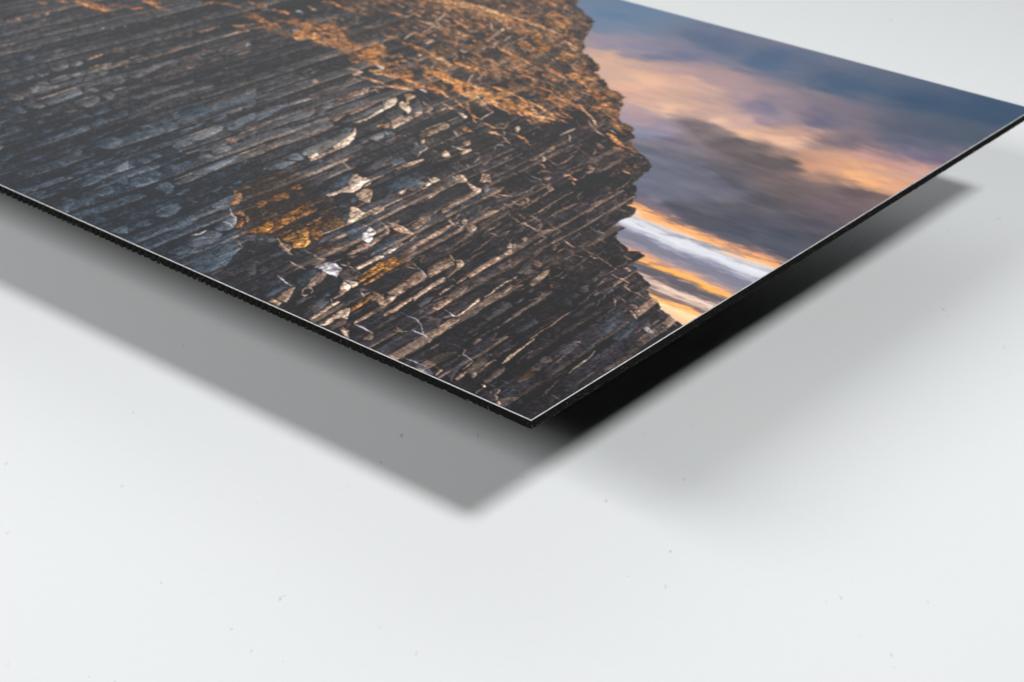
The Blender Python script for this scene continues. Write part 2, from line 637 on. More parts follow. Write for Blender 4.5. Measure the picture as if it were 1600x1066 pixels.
L k9 1.6 126 72 134 77
L k9 5 0 46 16 42 34 34 52 28 70 23
L k9 4 30 54 50 50 66 46 80 40 96 36
L k8 4 40 75 60 70 80 62 100 56
@400 0
P m8 0 4 10 3 14 7 6 10 0 10
L m9 2.4 0 9 8 9 14 8
L m9 2.6 16 13 24 12 30 16 34 17
L o9 2.6 30 14 36 15 40 17 41 19
L T6 1.2 8 13 12 12 16 10
L w 1.8 49 14 54 14 58 16
L w8 1.4 56 18 59 18
L m9 2.6 82 1 92 4 100 5
L o9 2.6 92 2 100 5 106 8 114 10
L m9 2.4 106 9 112 12 118 10 126 12
L m8 2 120 1 128 5 134 4 142 4
L m9 2.6 144 6 148 4 152 4
L m9 2 146 9 150 5
L s8 2 86 18 92 18 98 16
L m8 2 68 25 72 23 82 23
L m8 1.6 88 23 100 23 110 24
L T6 1.4 106 25 110 25
L m8 1.6 88 24 96 27 104 30
L o8 2.4 4 27 12 27 20 29
L o8 2.4 4 33 14 31 22 31 30 33
L o7 2.4 0 36 10 34 20 36 28 38
L m8 2 12 38 24 38
L o7 2 26 25 36 26 44 28 50 29
L o9 2.6 54 29 62 30 70 33 76 36
L O8 1.4 58 30 68 33 78 36 86 36
L o9 2.4 60 34 68 34 78 38 90 35
L o9 2 82 31 92 32 98 34
L o9 2 92 36 96 39 104 38
L O9 2.6 90 40 96 43
L o9 2.4 80 41 88 42 94 43
L O9 3 48 48 54 47 60 46
L O8 2.6 70 43 74 42 72 46
L O9 2.6 66 46 72 48 78 47
L O9 2.4 50 49 56 49 66 47
L o9 2.6 60 42 68 44
L o9 2.4 72 50 80 53 86 56 89 58
L O8 1.2 76 52 84 54 88 58
L w7 1.4 45 38 50 38 56 39
L o7 2 104 45 112 46
L m7 2 84 50 94 52 102 56
L m8 2 104 52 106 49 114 47
L o8 2.4 110 51 116 54 118 57
L m7 2 104 60 114 61 122 65
L m8 2 118 57 130 57 142 58
L o9 2.4 142 57 148 57 150 58
L m8 1.6 130 55 140 53
L m7 2 120 63 128 67 136 71
L o9 2.2 122 66 130 70 138 72 144 74
L o8 1.6 132 64 142 67 150 69
L m8 1.6 148 64 156 66
L T6 1.4 152 68 158 72
L o9 2.2 138 75 146 77 154 76 160 79
L o8 1.6 116 77 124 78 132 77
L m8 2 116 73 120 76
L m8 2 124 22 128 20 126 26
L m8 2 116 28 126 29
L m8 2 134 34 142 34 148 34
L n8 3 150 30 154 26 158 22
L n8 2.4 150 36 156 34 160 31
L T7 2.4 156 40 159 43
L N8 2.2 146 44 150 47
L N8 2.4 152 48 158 48
L w7 1.4 156 55 159 55
L n9 2.4 2 59 12 58 22 56
L n9 2.6 58 61 66 60 76 57
L n8 2.4 28 70 36 68 40 66
L t7 1.6 40 65 48 65
L r7 3 40 54 46 54
L n7 2 34 50 42 48
L s8 2 0 75 6 74
L s7 2 8 76 20 75
L s8 2 94 66 112 67
L s7 2 72 75 86 72
L s7 1.6 100 76 112 74
L N9 2 87 78 88 83
L s8 2 78 82 86 80
L N8 1.8 94 83 104 84
L n7 1.6 106 85 112 84
L s9 2.4 58 92 66 87 74 86
L G8 1.4 64 88 68 87
L G7 1.4 68 92 72 90 80 87
L s8 1.4 62 94 84 92
L t9 2 114 86 122 86 130 89
P t9 118 92 126 88 134 90 128 94 122 95
L e9 1.4 128 95 134 97 144 100 156 102
L T9 2 116 87 124 87
P n8 110 100 116 96 126 98 120 103 112 103
L e8 1.8 122 98 130 102
P w9 148 80 154 82 160 84 160 87 152 85
L e9 2 140 88 148 89 156 88
L e9 2 146 92 154 93 160 92
L e9 2 138 97 148 101 160 105
P N9 68 101 72 98 76 101 78 103 72 104
P n9 94 104 100 103 102 106 96 106
L N6 1.6 92 96 100 98
L s7 2 30 103 46 97 56 94
L k7 4 0 98 30 90 50 84 80 76
P K8 108 40 120 30 134 34 146 44 140 54 124 54 112 48
P K8 130 22 142 20 148 26 142 32 134 30
P K9 86 45 92 44 94 48 88 49
P K9 134 92 142 88 152 94 150 98 140 98
@600 0
P e9 54 0 92 0 104 3 116 6 128 9 140 14 152 17 160 19 160 23 148 20 138 18 128 15 120 13 108 12 98 10 90 6 76 4 62 2
L O9 1.6 100 4 116 8 130 12 146 17 160 21
L n8 1 104 8 120 10 132 13
L e9 2 118 13 126 17 134 19 142 24 150 29 160 34
L o8 1.6 134 19 144 22
L e8 1.6 150 30 156 35 160 35
L T9 2.2 46 7 50 10
L n8 1.6 52 9 60 10 64 12
L T9 2 30 12 36 13
L t9 2 34 19 38 17 42 16 41 20
L t8 1.8 24 21 30 21 36 18
L n8 1.8 2 18 12 19
L n8 1.8 4 24 10 27 18 24
L T9 1.8 76 17 73 21 68 24 64 26
L T8 1.8 64 26 67 29 71 33 74 34
L n8 1.6 72 10 72 14 76 17
L T8 1.8 44 26 52 28 60 30 66 33
L t9 2.2 56 36 62 34 68 34 74 35
P t9 44 41 52 37 58 37 52 40 46 43
L t8 1.6 40 45 50 43 58 40 66 37
L G8 2 26 48 30 46 34 44
L T7 1.4 24 50 32 44 40 41
L N8 2 70 34 80 33 88 31 96 30
L o7 1.6 80 34 90 31 100 28 106 28
L m8 2 106 25 112 23 122 24 130 26
L n8 1.6 72 26 80 28
L n8 1.6 90 24 98 27
L T9 1.8 133 27 135 33 136 40
P N9 114 62 124 56 134 52 144 49 142 54 138 60 128 60 122 64 118 66
L T7 1.4 124 56 128 59
L t9 2.6 130 50 138 45 142 42 146 38
P T8 145 35 150 35 151 38 147 39
P n9 144 58 152 50 160 44 160 52 154 56 148 60
L T8 1.4 146 55 154 48 160 44
L e9 2.6 142 59 148 62 156 66 160 69
L t8 2 115 63 119 68
L n8 2 120 46 124 51
L n8 1.8 84 52 92 50 98 48
L T8 2 98 46 104 44
L n7 1.8 86 45 98 43
P t9 47 51 54 48 62 50 58 53 54 55 48 53
L T6 1.2 54 55 60 52 64 51
L t8 1.8 94 58 98 53
L T8 1.8 96 62 100 65 106 64
L n8 2 104 58 107 62
L m9 2 0 43 6 47 14 49
L m8 2 18 50 26 54
L o9 2.4 20 53 28 54 36 57 44 59
P o9 32 58 40 58 50 61 56 65 52 66 44 63 36 61
L O9 2 40 59 50 62 58 66 64 68
P O9 58 65 64 66 66 72 72 72 80 77 86 82 82 83 74 79 66 74 60 69
L T8 1.2 66 72 76 77 86 82
L o9 2 88 78 96 80 104 84 112 88
L O9 2 94 79 102 83 110 87
L e9 1.8 110 82 116 86 120 90 122 94
L o9 1.8 104 86 112 90 112 88
L t9 1.6 122 94 120 98 116 100
L T8 1.4 112 93 108 98 104 104
P N8 130 95 138 93 146 95 148 100 140 100 134 99
L N8 2.4 124 91 130 88
L N7 2.4 136 86 144 82 154 82
P t7 146 75 150 73 153 77 150 79
L m8 1.6 126 72 132 75 135 80
L n8 2 152 92 158 90
L n8 2 152 98 160 100
P T7 40 68 44 66 48 69 44 71
L t9 1.6 46 73 54 72
L t8 1.6 52 67 56 71
P N8 6 71 10 68 16 67 16 70 10 73
L n8 2 22 63 30 63
L n7 2 8 58 20 58
L t8 1.8 30 73 40 74 50 75
L o8 1.8 36 75 46 76
L G8 1.6 24 76 30 78 36 80
L o8 2 0 79 10 80 20 82
L N8 2 22 81 32 83 44 81
L t8 1.4 52 84 58 85 65 81
L T8 1.4 52 86 54 88
L t8 1.4 58 76 66 79 76 79
L t8 1.4 68 82 72 84
L t8 1.6 78 86 82 88
L n8 2 80 64 86 62 84 66
L T7 1.6 84 68 90 68 92 72
L t7 1.6 84 70 90 75
L T7 1.6 98 70 101 74
L t7 2 104 74 108 72
L o9 2.4 0 90 10 93 20 97 28 100 36 104
L O8 2.4 26 98 34 102 44 106
L o9 2 12 104 24 106
L O8 2 0 93 8 95 16 98
L o9 2.4 50 95 56 99 62 104
L o9 2.4 62 90 70 95 78 100 86 104
L O9 2.4 68 96 76 101 84 104 92 106
L o8 2 76 93 78 98
L n8 1.6 96 101 102 97
L o8 2 120 104 130 105
L m7 2 4 88 12 86 20 86
L N7 1.6 10 93 24 93
L o8 1.6 22 85 30 92
L N7 1.6 42 96 48 98
P K8 82 94 94 88 108 92 106 98 96 100 86 99
P k7 32 88 42 84 52 87 46 92 36 92
P K8 128 66 138 62 146 68 142 76 132 72
@800 0
L e9 2.6 0 21 10 24 20 28 28 31 38 35 46 38 50 41
L O8 1.4 4 22 24 30 42 36
L e9 2.2 50 38 58 42 64 47
L e9 2.6 66 51 72 55 78 59 82 62
P e9 70 53 76 56 82 60 80 64 76 63 72 58
L o9 2.8 60 34 63 30 66 35 69 40 67 45
L o9 2 60 33 58 38
L o8 2.4 70 45 76 50 80 55
L o9 2.2 42 1 48 4 54 7 60 9
L O8 1.8 52 4 58 7
L o9 2.4 50 20 56 19 60 21
L o8 2 44 18 52 19 60 18
L T8 1.4 64 15 67 16
L t8 1.6 40 21 46 17 50 15
L n8 2 28 22 40 20
L n8 2 32 14 38 9 40 12
L n7 1.6 36 5 44 2
L m8 1.8 70 18 76 15
L m8 1.8 84 16 88 20
L m8 1.6 78 34 86 38
L m7 1.8 62 13 68 8 74 6
L m7 1.6 78 8 84 12
L m7 1.6 80 26 88 30 94 32
L o7 1.8 74 40 76 46
L m8 1.8 0 33 8 34 16 37 22 41
L o8 1.8 8 29 16 35 24 43
L t8 1.8 0 54 8 50 16 47 20 45
L n9 2 0 62 8 58 14 54
P n7 34 50 40 46 50 49 48 54 40 56
L T7 1.6 36 46 38 51
L t7 1.8 46 40 54 46 58 50
L T7 1.4 52 56 56 59
L t8 2 56 58 62 54 66 53
L N7 2 30 54 32 58
L T7 1.8 14 62 17 66
L T7 1.8 20 62 23 64
L o9 1.8 0 67 8 71 14 74 20 79
L t8 1.8 8 76 14 81 20 82
L t8 1.6 2 86 8 84
L T7 1.6 4 82 8 86
P N9 62 70 66 65 72 62 70 66 66 70 63 73
L n9 2.4 32 84 40 82 48 79 56 75
L T7 1.4 56 74 60 70
L t7 1.6 70 78 74 82 78 86 84 90
L t8 1.8 76 82 80 78 84 76
L t8 1.6 80 66 86 71
L m7 1.8 84 66 92 70
L T8 1.6 84 90 88 92
P o9 42 85 50 86 54 90 62 92 58 96 52 92 46 89
L O8 1.4 44 86 52 91
P o9 68 93 74 92 82 97 90 102 94 106 86 106 80 100 72 97
L O8 1.8 72 94 82 99 90 105
L o9 2.2 62 92 68 95
L e8 2 88 96 96 98 104 102 108 105
L m8 1.8 94 94 104 98 112 100
L o9 2.6 8 92 14 94 20 96 26 99
L O8 1.8 16 94 24 98 28 102
L o9 2 24 100 28 106
L t8 1.6 42 99 48 104
L o8 2 48 102 56 104
L N7 1.8 4 98 12 98
L N7 1.8 30 96 36 102
L m7 1.6 106 78 108 84
P K8 24 78 40 68 56 60 72 56 64 64 52 74 36 82 24 84
P K8 52 82 62 78 72 82 80 90 66 92 56 86
P K8 92 74 98 72 106 80 104 86 94 82
P k5 74 10 82 8 88 14 96 20 102 26 98 36 90 42 84 50 80 46 76 34 78 22
@600 133
P T9 0 26 6 18 14 14 17 18 14 24 8 28 0 31
P G5 0 16 8 14 4 22 0 24
L w8 1.4 2 22 8 18
P T 18 24 22 20 28 23 35 30 31 36 26 32 20 28
P g9 0 36 10 31 20 29 26 36 16 42 8 44 0 41
P n7 12 28 20 26 24 30
P g8 32 24 42 17 46 22 48 30 38 36 33 34
P t9 48 20 56 25 61 29 58 34 52 36 50 34 55 30 50 25
P t9 8 44 16 42 22 38 26 40 36 36 48 31 48 36 38 41 26 47 18 51 12 55 8 50
P T7 10 44 22 37 25 40 16 46
P t9 0 48 6 46 8 50 4 54 0 54
L o8 1.4 0 52 6 53
L k9 1.4 0 43 7 45 10 54
P k9 24 32 28 36 30 38 26 40 22 36
P B8 0 56 8 57 14 61 12 64 4 66 0 66
L w6 1.6 0 58 6 62
P n9 0 68 10 64 18 62 20 63 12 68 2 72
L e8 2 10 64 20 63
L e9 2 20 61 28 64
L e9 2 30 61 33 61
P N9 42 62 54 56 66 50 76 46 82 50 80 54 68 58 56 64 46 66
L T6 1.4 44 60 60 52 76 46
L T7 1.4 54 62 60 59
P g9 80 46 90 41 96 39 102 42 98 46 88 49 84 49
L T8 1.4 80 46 94 39
P T9 92 34 97 35 104 39 103 42 98 40
P n9 56 40 70 34 82 30 84 32 72 38 60 42
P t8 64 32 72 29 78 28 74 32 66 34
L e9 2 71 22 78 26 84 29 90 30
L T8 1.6 71 23 76 25
L e8 1.6 90 31 92 25
P N8 52 36 60 34 64 34 58 38
L e9 2.2 0 1 12 2 24 4 38 7
L o9 2.6 10 0 22 2 32 4
L w9 2 44 5 50 7 54 10
P t9 24 11 32 11 40 14 36 17 30 20 32 25 28 24 28 16
L e8 1.8 26 13 36 15
L o8 1.6 28 18 31 24
L n8 2 48 12 54 18 58 20
L o8 2.4 40 0 52 3 62 5 70 9
L O8 2 50 1 60 4
L e9 2 66 5 74 10 80 15 84 18
P n7 84 11 92 8 98 10 94 15 88 14
L o9 2 84 15 90 20 96 25 102 29
L O7 1.4 86 16 94 23 100 28
L o9 2.4 86 2 94 7 100 10
P O8 96 9 104 9 112 13 116 17 108 16 100 14
L O9 2.6 100 11 108 16 114 20 122 24
L O9 2.4 104 6 114 12 120 18
L T8 1.2 116 14 122 20 128 26 132 30
L e9 2 122 24 128 28 132 33
L o9 2.6 90 0 100 3 110 7
L O8 2.4 108 0 118 4 128 6
L O8 2.6 118 6 130 9 140 14 148 18
L o9 2.4 130 0 140 4 150 8 160 11
L O9 2 140 4 152 8 160 11
L e9 2 124 14 134 20 144 24 152 29
L O8 2 130 22 140 26 150 31 158 35
L T8 1.6 142 20 148 23
L n8 1.6 128 17 138 20
L o8 1.8 150 20 158 25
L m8 1.6 146 14 156 20
L e8 1.6 152 32 157 35 158 38
L T9 1.8 136 34 128 38 122 43
L e9 1.6 132 30 136 34
L e9 1.6 102 21 106 25 108 28
L o9 2.2 102 26 106 31 108 36
L o9 1.8 108 36 112 39 118 42
L e9 1.8 112 40 113 45 116 47
L e8 1.6 116 41 122 43
L e9 2 124 47 130 50 136 53 140 55
L t8 2 138 52 146 48 152 49
L t8 1.6 140 54 150 54 158 46
L m7 1.8 98 52 104 54 110 58
L o8 2 96 53 104 57 114 59
L m8 1.6 104 46 106 50
L T8 1.6 88 57 90 61 92 64
L N8 1.8 92 58 98 61
L t8 1.6 90 65 98 60
L e9 2.2 130 59 138 60 146 63
L e9 1.8 146 63 152 68 158 73
L T8 1.6 148 57 152 60 150 63
L G8 2 83 68 88 69
P N7 58 67 62 68 62 72 58 70
L T8 2.4 72 72 74 74
P t7 98 72 102 69 108 70 108 75 102 76
L N8 2 44 68 50 68
P T8 46 70 51 68 50 73 46 73
L m8 1.4 52 72 58 72
P G9 37 72 41 71 44 76 42 79 37 77
P g9 28 80 38 77 48 73 54 74 54 80 46 84 40 88 32 84
L T9 1.8 55 76 52 81 46 84 42 90
P n8 56 86 60 82 64 82 66 84 62 87
L T7 1.4 60 81 66 84
P s8 12 86 22 81 30 86 38 92 28 92 18 90
P B9 8 97 14 91 22 92 28 96 22 98 12 101
P s9 0 94 8 88 12 88 6 95 0 98
P t9 14 103 24 99 36 95 50 92 50 94 38 99 26 103 16 106
P T9 72 86 76 82 80 85 84 89 78 90 72 90
P n9 66 96 72 90 82 90 80 92 70 97
L T9 2 85 76 92 79 98 81 104 81 109 80
P T8 98 82 108 80 110 82 104 85 96 88
L N9 1.8 66 95 78 92 90 87 100 84
L n8 1.4 76 74 86 76
L N8 1.6 112 85 118 86 120 89
L T7 1.6 120 89 116 94 112 98
L s9 2 84 100 92 97 98 101 98 105
L N7 1.6 92 96 98 101
L T7 1.6 104 99 107 103
P N7 122 98 128 94 133 93 130 98 124 101
P N6 149 90 154 88 157 91 152 93
L T6 1.6 152 100 154 101
L p7 1.8 138 80 142 75 148 75 152 78
L N7 2 146 72 154 69
L n6 1.6 128 88 138 84
P k9 16 54 30 47 44 42 60 43 74 38 88 32 94 37 82 42 66 48 48 56 38 62 24 60
P k7 44 68 54 64 70 60 84 56 86 64 76 70 60 66
P k8 112 46 122 42 132 34 144 28 152 32 156 42 144 50 132 48
P k7 108 66 124 60 138 64 146 70 136 78 120 84 110 78
P k8 68 78 76 74 88 78 96 82 94 86 84 86 80 80
P k8 32 92 44 88 58 88 70 88 62 94 48 92
L k9 2 12 76 24 80 34 86 42 94
L k9 1.6 0 84 10 88 26 96
@800 133
L e9 2.4 0 12 8 15 14 19 20 24
L O9 2.2 4 12 14 18 18 22
L e9 2.4 18 20 28 23 36 27 44 33 52 38
L O8 1.6 22 21 34 26 46 34
L O9 2.4 16 22 20 28 28 32 36 37
L O9 2.6 16 34 24 37 32 40 40 43 46 48
L T9 1.6 30 36 38 40 46 42 56 44
L O8 2 26 34 34 37 44 41
L o9 2 20 38 30 42 38 45 46 46
L T9 1.6 12 28 15 26
L T8 1.6 10 32 14 29
L e8 2 0 29 8 32 10 36 14 40
L o8 2 14 41 20 44 28 49
L n8 1.8 6 46 12 46
L O8 1.6 48 46 53 49
L o9 2 44 17 48 15 50 19 56 22
P o9 44 18 48 15 51 20 58 23 64 24 72 23 74 25 64 27 60 30 58 25
L e9 2 56 7 60 11 62 16 66 20 72 23
L o9 1.8 60 12 68 17 74 21
L O8 2.4 74 23 80 26 88 30 92 33
P e9 90 30 94 34 100 39 104 44 106 49 108 52 104 50 100 43 95 38
L o9 2.4 74 23 84 28 90 31
L o9 1.8 60 28 62 32 66 36
L o8 2 66 36 72 39 76 42
L o8 2 56 37 62 39 70 41
L m8 1.6 50 28 54 24 52 30
L o8 1.8 32 2 38 4 44 6 50 9
L e8 1.6 24 0 30 2
L e8 1.8 92 0 96 5 100 10
L o9 2.2 94 6 98 9 101 11
L o8 2 102 13 108 17 114 18
L o9 2 106 15 114 18 118 15
P o8 108 24 114 22 122 21 126 24 122 27 114 26
L m8 1.8 100 24 106 28 114 30
L o8 2 98 27 106 29 112 30
L N8 1.6 114 30 120 32 124 35
L m8 1.6 124 26 132 33 134 40
L m8 1.6 106 6 114 10
L m7 1.6 86 6 92 10
L T6 1.4 78 20 82 16 88 15
L m7 1.4 68 8 72 14
L T7 1.6 28 18 32 20
P n7 10 12 18 8 28 7 32 10 24 14 16 15
L N7 1.6 26 6 34 8
L n8 1.6 108 49 114 45 120 41
L o8 2.2 120 38 128 42 132 50 136 55
L o8 1.8 126 46 132 52 136 55
L o8 1.8 122 47 128 50
P o9 118 60 124 61 130 65 134 70 140 74 146 78 140 78 132 74 126 70
L O8 1.4 120 61 128 66 136 73
L T8 1.4 120 55 126 58 130 61
L o8 1.6 130 60 136 66
L T8 1.4 104 56 110 60 117 65
L G8 1.4 96 45 100 51 106 57
L T7 1.4 96 44 98 50
L N8 1.6 112 70 120 72
L o8 1.8 140 76 148 79 156 86
L m7 2 128 78 136 80 142 84
L m7 2 150 86 158 92
L m7 1.6 138 86 140 92
P N9 102 70 108 73 116 77 114 81 108 78
P N9 102 80 106 80 106 84 102 87
L T7 1.8 60 63 66 60 74 57 80 54
L T9 1.6 71 62 73 66 73 71
L G7 1.4 80 44 84 52
L s7 1.4 58 45 68 47 72 49
L n8 1.6 72 73 80 77 88 83 94 88
L N8 1.6 94 88 102 95 108 102
P n8 92 87 98 88 106 94 104 97 98 94
L n8 1.6 116 86 122 94
L n8 2 64 80 60 82 54 83
P N9 44 80 50 76 55 76 52 82 47 84 40 86 36 90 36 86
L t8 1.8 22 95 30 93 36 88 44 82
P T8 37 90 40 89 43 93 40 96
L e8 1.8 34 99 38 100 42 104
L N7 1.8 44 92 50 97 56 100
L N9 1.8 58 100 66 96 74 91 78 88
L N7 1.6 73 87 78 90
L N8 1.6 70 106 80 102 90 98
P N8 90 104 96 100 104 104 102 106
P n8 112 102 120 97 125 96 124 102 118 105
L n8 1.6 136 96 142 100
L N8 1.6 144 102 150 105
P T8 4 52 8 51 10 55 7 60 4 58
L o8 2 0 61 8 64 14 67 20 72 25 76
L O7 1.4 2 61 10 65
L T7 1.6 26 63 30 59
L N8 1.6 40 66 46 61
L n7 1.6 32 52 38 56
L e7 1.6 32 52 36 54
L N7 1.6 34 70 37 66
L n8 2 8 90 16 92 22 95
L n7 1.6 4 78 6 84
L n7 1.6 14 78 18 76
L n7 1.6 28 100 32 106
P k8 60 52 70 50 84 54 96 54 106 62 112 70 104 72 94 74 80 74 70 68 62 62
P k7 60 86 72 84 86 86 90 92 80 96 70 94
P K7 62 28 72 27 78 32 74 37 66 34
P K7 92 20 100 14 104 20 98 26
P K7 114 44 120 42 124 52 118 54
P k7 34 56 46 52 56 48 60 56 54 66 48 60
@400 266
P k9 36 22 60 16 90 8 100 18 80 34 60 42 44 36
P s9 58 16 72 10 84 4 96 0 110 0 100 5 88 12 78 19 66 22
L g7 1.6 58 16 74 9 92 1
P b9 84 26 96 16 108 8 116 3 124 4 118 14 108 24 96 29 86 31
P c8 72 28 84 22 86 30 80 32
P T9 122 5 126 5 132 9 138 10 143 13 136 17 130 23 122 28 114 28 106 28 96 32 90 33 88 31 100 27 108 23 114 20 117 14
P w5 124 12 136 14 132 18 122 18
L n7 1 106 27 116 23 124 18
L N8 1 118 12 124 18 134 15
L T9 1.6 134 22 140 18 145 14
L t9 2 143 13 150 10 160 7
P t8 124 30 130 26 134 24 140 23 146 26 144 34 142 41 136 40 130 38
P T6 126 30 134 26 138 30 132 36
L n8 1.4 134 28 140 30 144 27
P r9 124 46 130 41 138 41 132 45 126 47
P b8 114 36 122 34 126 38 120 41
P c8 104 30 114 34 104 40 98 38
P g9 84 37 92 34 98 36 92 40
P b8 100 44 108 41 114 46 104 48
P s9 104 54 112 48 118 50 116 58 110 62 104 60
P T9 118 46 124 46 130 49 136 54 132 58 128 61 122 65 116 66 114 66 117 58
P n8 126 50 132 52 130 57 126 56
L r7 1.4 130 49 136 53
P N9 132 56 142 52 150 47 156 45 160 47 160 50 150 55 140 58 132 61
L T8 1.4 134 55 146 50 156 44
L k7 1 153 52 156 46
P R9 0 72 8 67 18 63 30 59 38 53 46 49 56 44 64 41 72 43 78 48 74 52 62 57 50 62 40 67 28 74 18 79 10 80 0 79
P y8 2 72 12 67 20 64 22 70 14 77 6 76
P y8 28 63 38 55 48 53 48 60 40 65 32 68
L y9 1.6 42 53 50 51 58 45
P r8 52 56 62 50 72 48 76 50 66 55 56 60
L O8 1.2 42 53 49 55
P k5 8 74 12 73 14 76 10 77
P k5 24 64 30 65 26 67
P a9 60 66 74 60 84 58 80 62 70 67 62 70
P y9 31 87 40 80 50 76 58 72 64 71 66 77 66 85 68 91 62 96 54 98 46 97 44 92 38 89
P R8 64 72 74 68 84 78 84 84 76 88 70 84
P k4 50 82 60 80 58 86 52 86
P a9 26 80 36 76 46 74 40 78 32 83
P a9 72 66 84 60 96 57 106 62 112 67 106 72 94 76 84 74
P R7 72 66 80 63 80 68 74 68
L N7 1.6 90 77 98 75
P R8 16 36 24 31 32 27 42 31 40 36 30 38 20 40
L o7 1.6 22 37 32 33
P R9 40 23 48 19 54 18 58 22 52 25 44 25
P r8 26 14 38 8 50 3 56 4 44 10 32 15
P r7 6 13 14 9 26 7 22 11 10 14
P r8 22 4 32 1 38 2 30 5
P R7 0 40 8 37 14 41 10 46 2 47
P a8 8 60 16 54 24 53 26 56 16 62
L N7 1.4 8 58 12 53 16 51
P r7 48 28 58 26 62 32 52 32
P b9 0 2 6 0 14 2 18 7 10 11 2 9
P s9 0 80 12 81 24 85 28 89 18 91 4 89 0 90
L B8 1.6 0 86 14 87 26 86
P N9 26 85 30 88 36 93 43 94 44 98 40 102 46 106 42 106 34 100 28 94
L T9 1.4 26 85 31 92 38 99 44 105
P b9 108 76 116 71 124 67 134 69 140 72 134 78 132 85 126 88 116 84
P B5 112 76 124 69 130 74 120 82
P s9 128 66 140 62 152 60 160 66 154 72 148 70 142 70
P w 133 80 138 76 142 71 149 76 150 79 146 82 146 87 142 92 138 90 133 87
P T7 140 76 146 76 144 82 140 82
P t9 114 106 122 100 132 96 142 90 150 84 158 79 160 80 160 84 150 91 142 97 132 101 122 106
P N8 124 96 132 89 138 92 140 92 134 97 128 98
L T7 1.4 154 61 160 68
L T6 1.6 155 78 160 73
L N8 1.4 98 102 110 100 122 94
L t9 2.4 88 106 94 102
P a8 66 102 78 96 92 92 110 92 118 92 108 98 92 100 80 104
P c8 138 104 150 95 160 90 160 106
P s7 84 92 98 84 114 86 122 92 108 96
L N8 1.6 60 101 66 103 76 106
P k9 48 100 58 100 62 106 50 106
P c8 14 106 26 100 36 101 40 106
P k8 0 94 16 92 26 98 16 104 0 102
@600 266
P b8 0 14 16 8 28 6 44 12 50 15 44 20 32 22 22 24 16 28 8 24
P c9 0 18 8 19 12 26 6 34 0 36
P c8 28 4 40 2 52 8 54 10 44 11 32 8
P t9 16 29 22 25 28 23 27 28 22 31
P T7 18 28 26 24 26 26 20 30
L N8 1.6 30 24 36 25 40 29
P n9 24 32 32 26 42 26 52 32 50 38 40 42 32 44 24 40
P k6 28 34 38 32 46 36 38 38
L N8 2 18 36 26 39 32 43
L N7 1.8 34 43 42 42 50 39
L t7 2 7 37 9 38
P T9 50 17 54 15 60 16 58 18 53 21
P T8 56 12 62 9 66 10 70 12 64 15 60 16
P G8 53 8 56 7 58 12 54 11
L k7 1.2 57 8 61 10
P n9 44 28 54 22 64 17 74 12 82 10 88 11 88 16 82 20 76 24 68 29 58 35 52 39 50 34
P t7 54 32 64 25 72 21 76 23 66 30 56 36
P g7 72 12 82 8 88 12 84 18 76 18
P t9 86 8 92 6 98 7 103 11 104 13 98 16 92 16 88 14
L w7 1.4 86 8 90 11 95 12
L T7 1.4 92 5 100 8 104 12
L k8 1.2 92 9 98 12
L T8 1.6 85 4 87 2
L T7 1.4 84 19 90 16
P T9 102 14 108 17 114 20 121 24 122 27 118 28 112 26 108 22
P n8 108 20 114 23 112 25
P N9 72 48 84 43 96 37 108 30 112 26 120 28 108 35 94 42 80 51 74 54 71 52
L t7 1.4 72 50 90 41 108 31
P t9 118 14 124 8 122 4 126 5 132 6 134 12 134 16 128 14 124 16
L T9 1.6 120 14 124 9 124 6
L k8 1.4 125 8 127 12
L n6 1.6 134 10 144 8
P G8 125 18 130 18 132 24 128 30 125 26
L T7 1.4 122 32 126 29
L N7 1.4 132 20 140 24 147 27
L N9 1.6 133 30 142 34 150 36
L t8 1.6 142 31 150 32 160 33
L N8 2 152 27 158 31
L N8 1.6 140 42 146 37
L N9 1.8 147 41 154 44 160 47
L N8 1.8 116 56 124 51 132 46
L n8 1.2 110 39 116 35 120 33
L s8 1.4 114 50 117 44 122 42
P N9 34 70 44 64 56 59 58 62 48 69 38 75
L t8 1.4 34 70 48 62 56 58
L T7 1.4 56 59 62 55 66 51
P t9 4 66 14 68 24 71 32 76 38 81 30 80 22 78 14 76 8 70
L T8 1.2 4 66 18 69 30 75 38 81
P o7 12 74 16 73 18 77 14 77
P R8 18 80 22 78 26 81 21 82
L T9 1.4 0 67 4 72 8 77
P N9 0 76 4 74 8 77 4 81 0 83
L T8 1.4 32 89 38 84 41 82
L n8 1.6 10 83 16 88
P T8 0 103 8 98 16 92 20 90 25 92 16 98 8 104 0 106
P b8 0 88 10 84 18 88 12 94 0 98
P N9 38 93 50 86 62 79 72 73 80 68 86 68 80 74 70 81 58 87 46 94 40 96
P t6 42 90 56 82 66 76 72 76 60 83 48 90
P n9 44 96 56 89 70 84 80 80 76 86 64 93 52 100 42 106 40 104
P t7 30 102 34 96 38 93 42 97 36 102 30 104
P r8 14 106 26 100 34 96 32 104 22 106
P t8 81 62 86 65 90 68 86 68 82 66
L T8 1.4 80 62 84 66 90 70
L N8 1.6 81 58 84 64
P N9 88 60 92 54 96 52 95 56 91 61
P t8 96 64 100 60 105 63 102 68 98 68
L T9 1.4 94 66 91 67 94 62
L T9 1.4 95 69 98 73 101 68
L N8 1.4 90 68 96 72
P n8 106 58 110 57 112 60 108 63
P N9 104 70 108 66 112 68 116 73 112 77 108 80 104 76
P T8 110 72 114 69 116 73 112 76
P n8 82 96 90 89 98 84 104 78 110 80 102 86 92 92 84 98
L T6 1.4 92 91 96 87
L n8 1.4 75 96 80 95
L r7 2 76 99 80 101
P n8 118 70 130 63 142 56 154 50 158 50 154 56 142 63 130 70 120 76
L N6 1.4 118 70 138 58 154 49
P s7 136 76 148 70 160 62 160 68 148 76 140 80
P N7 146 82 152 78 156 76 154 80 148 83
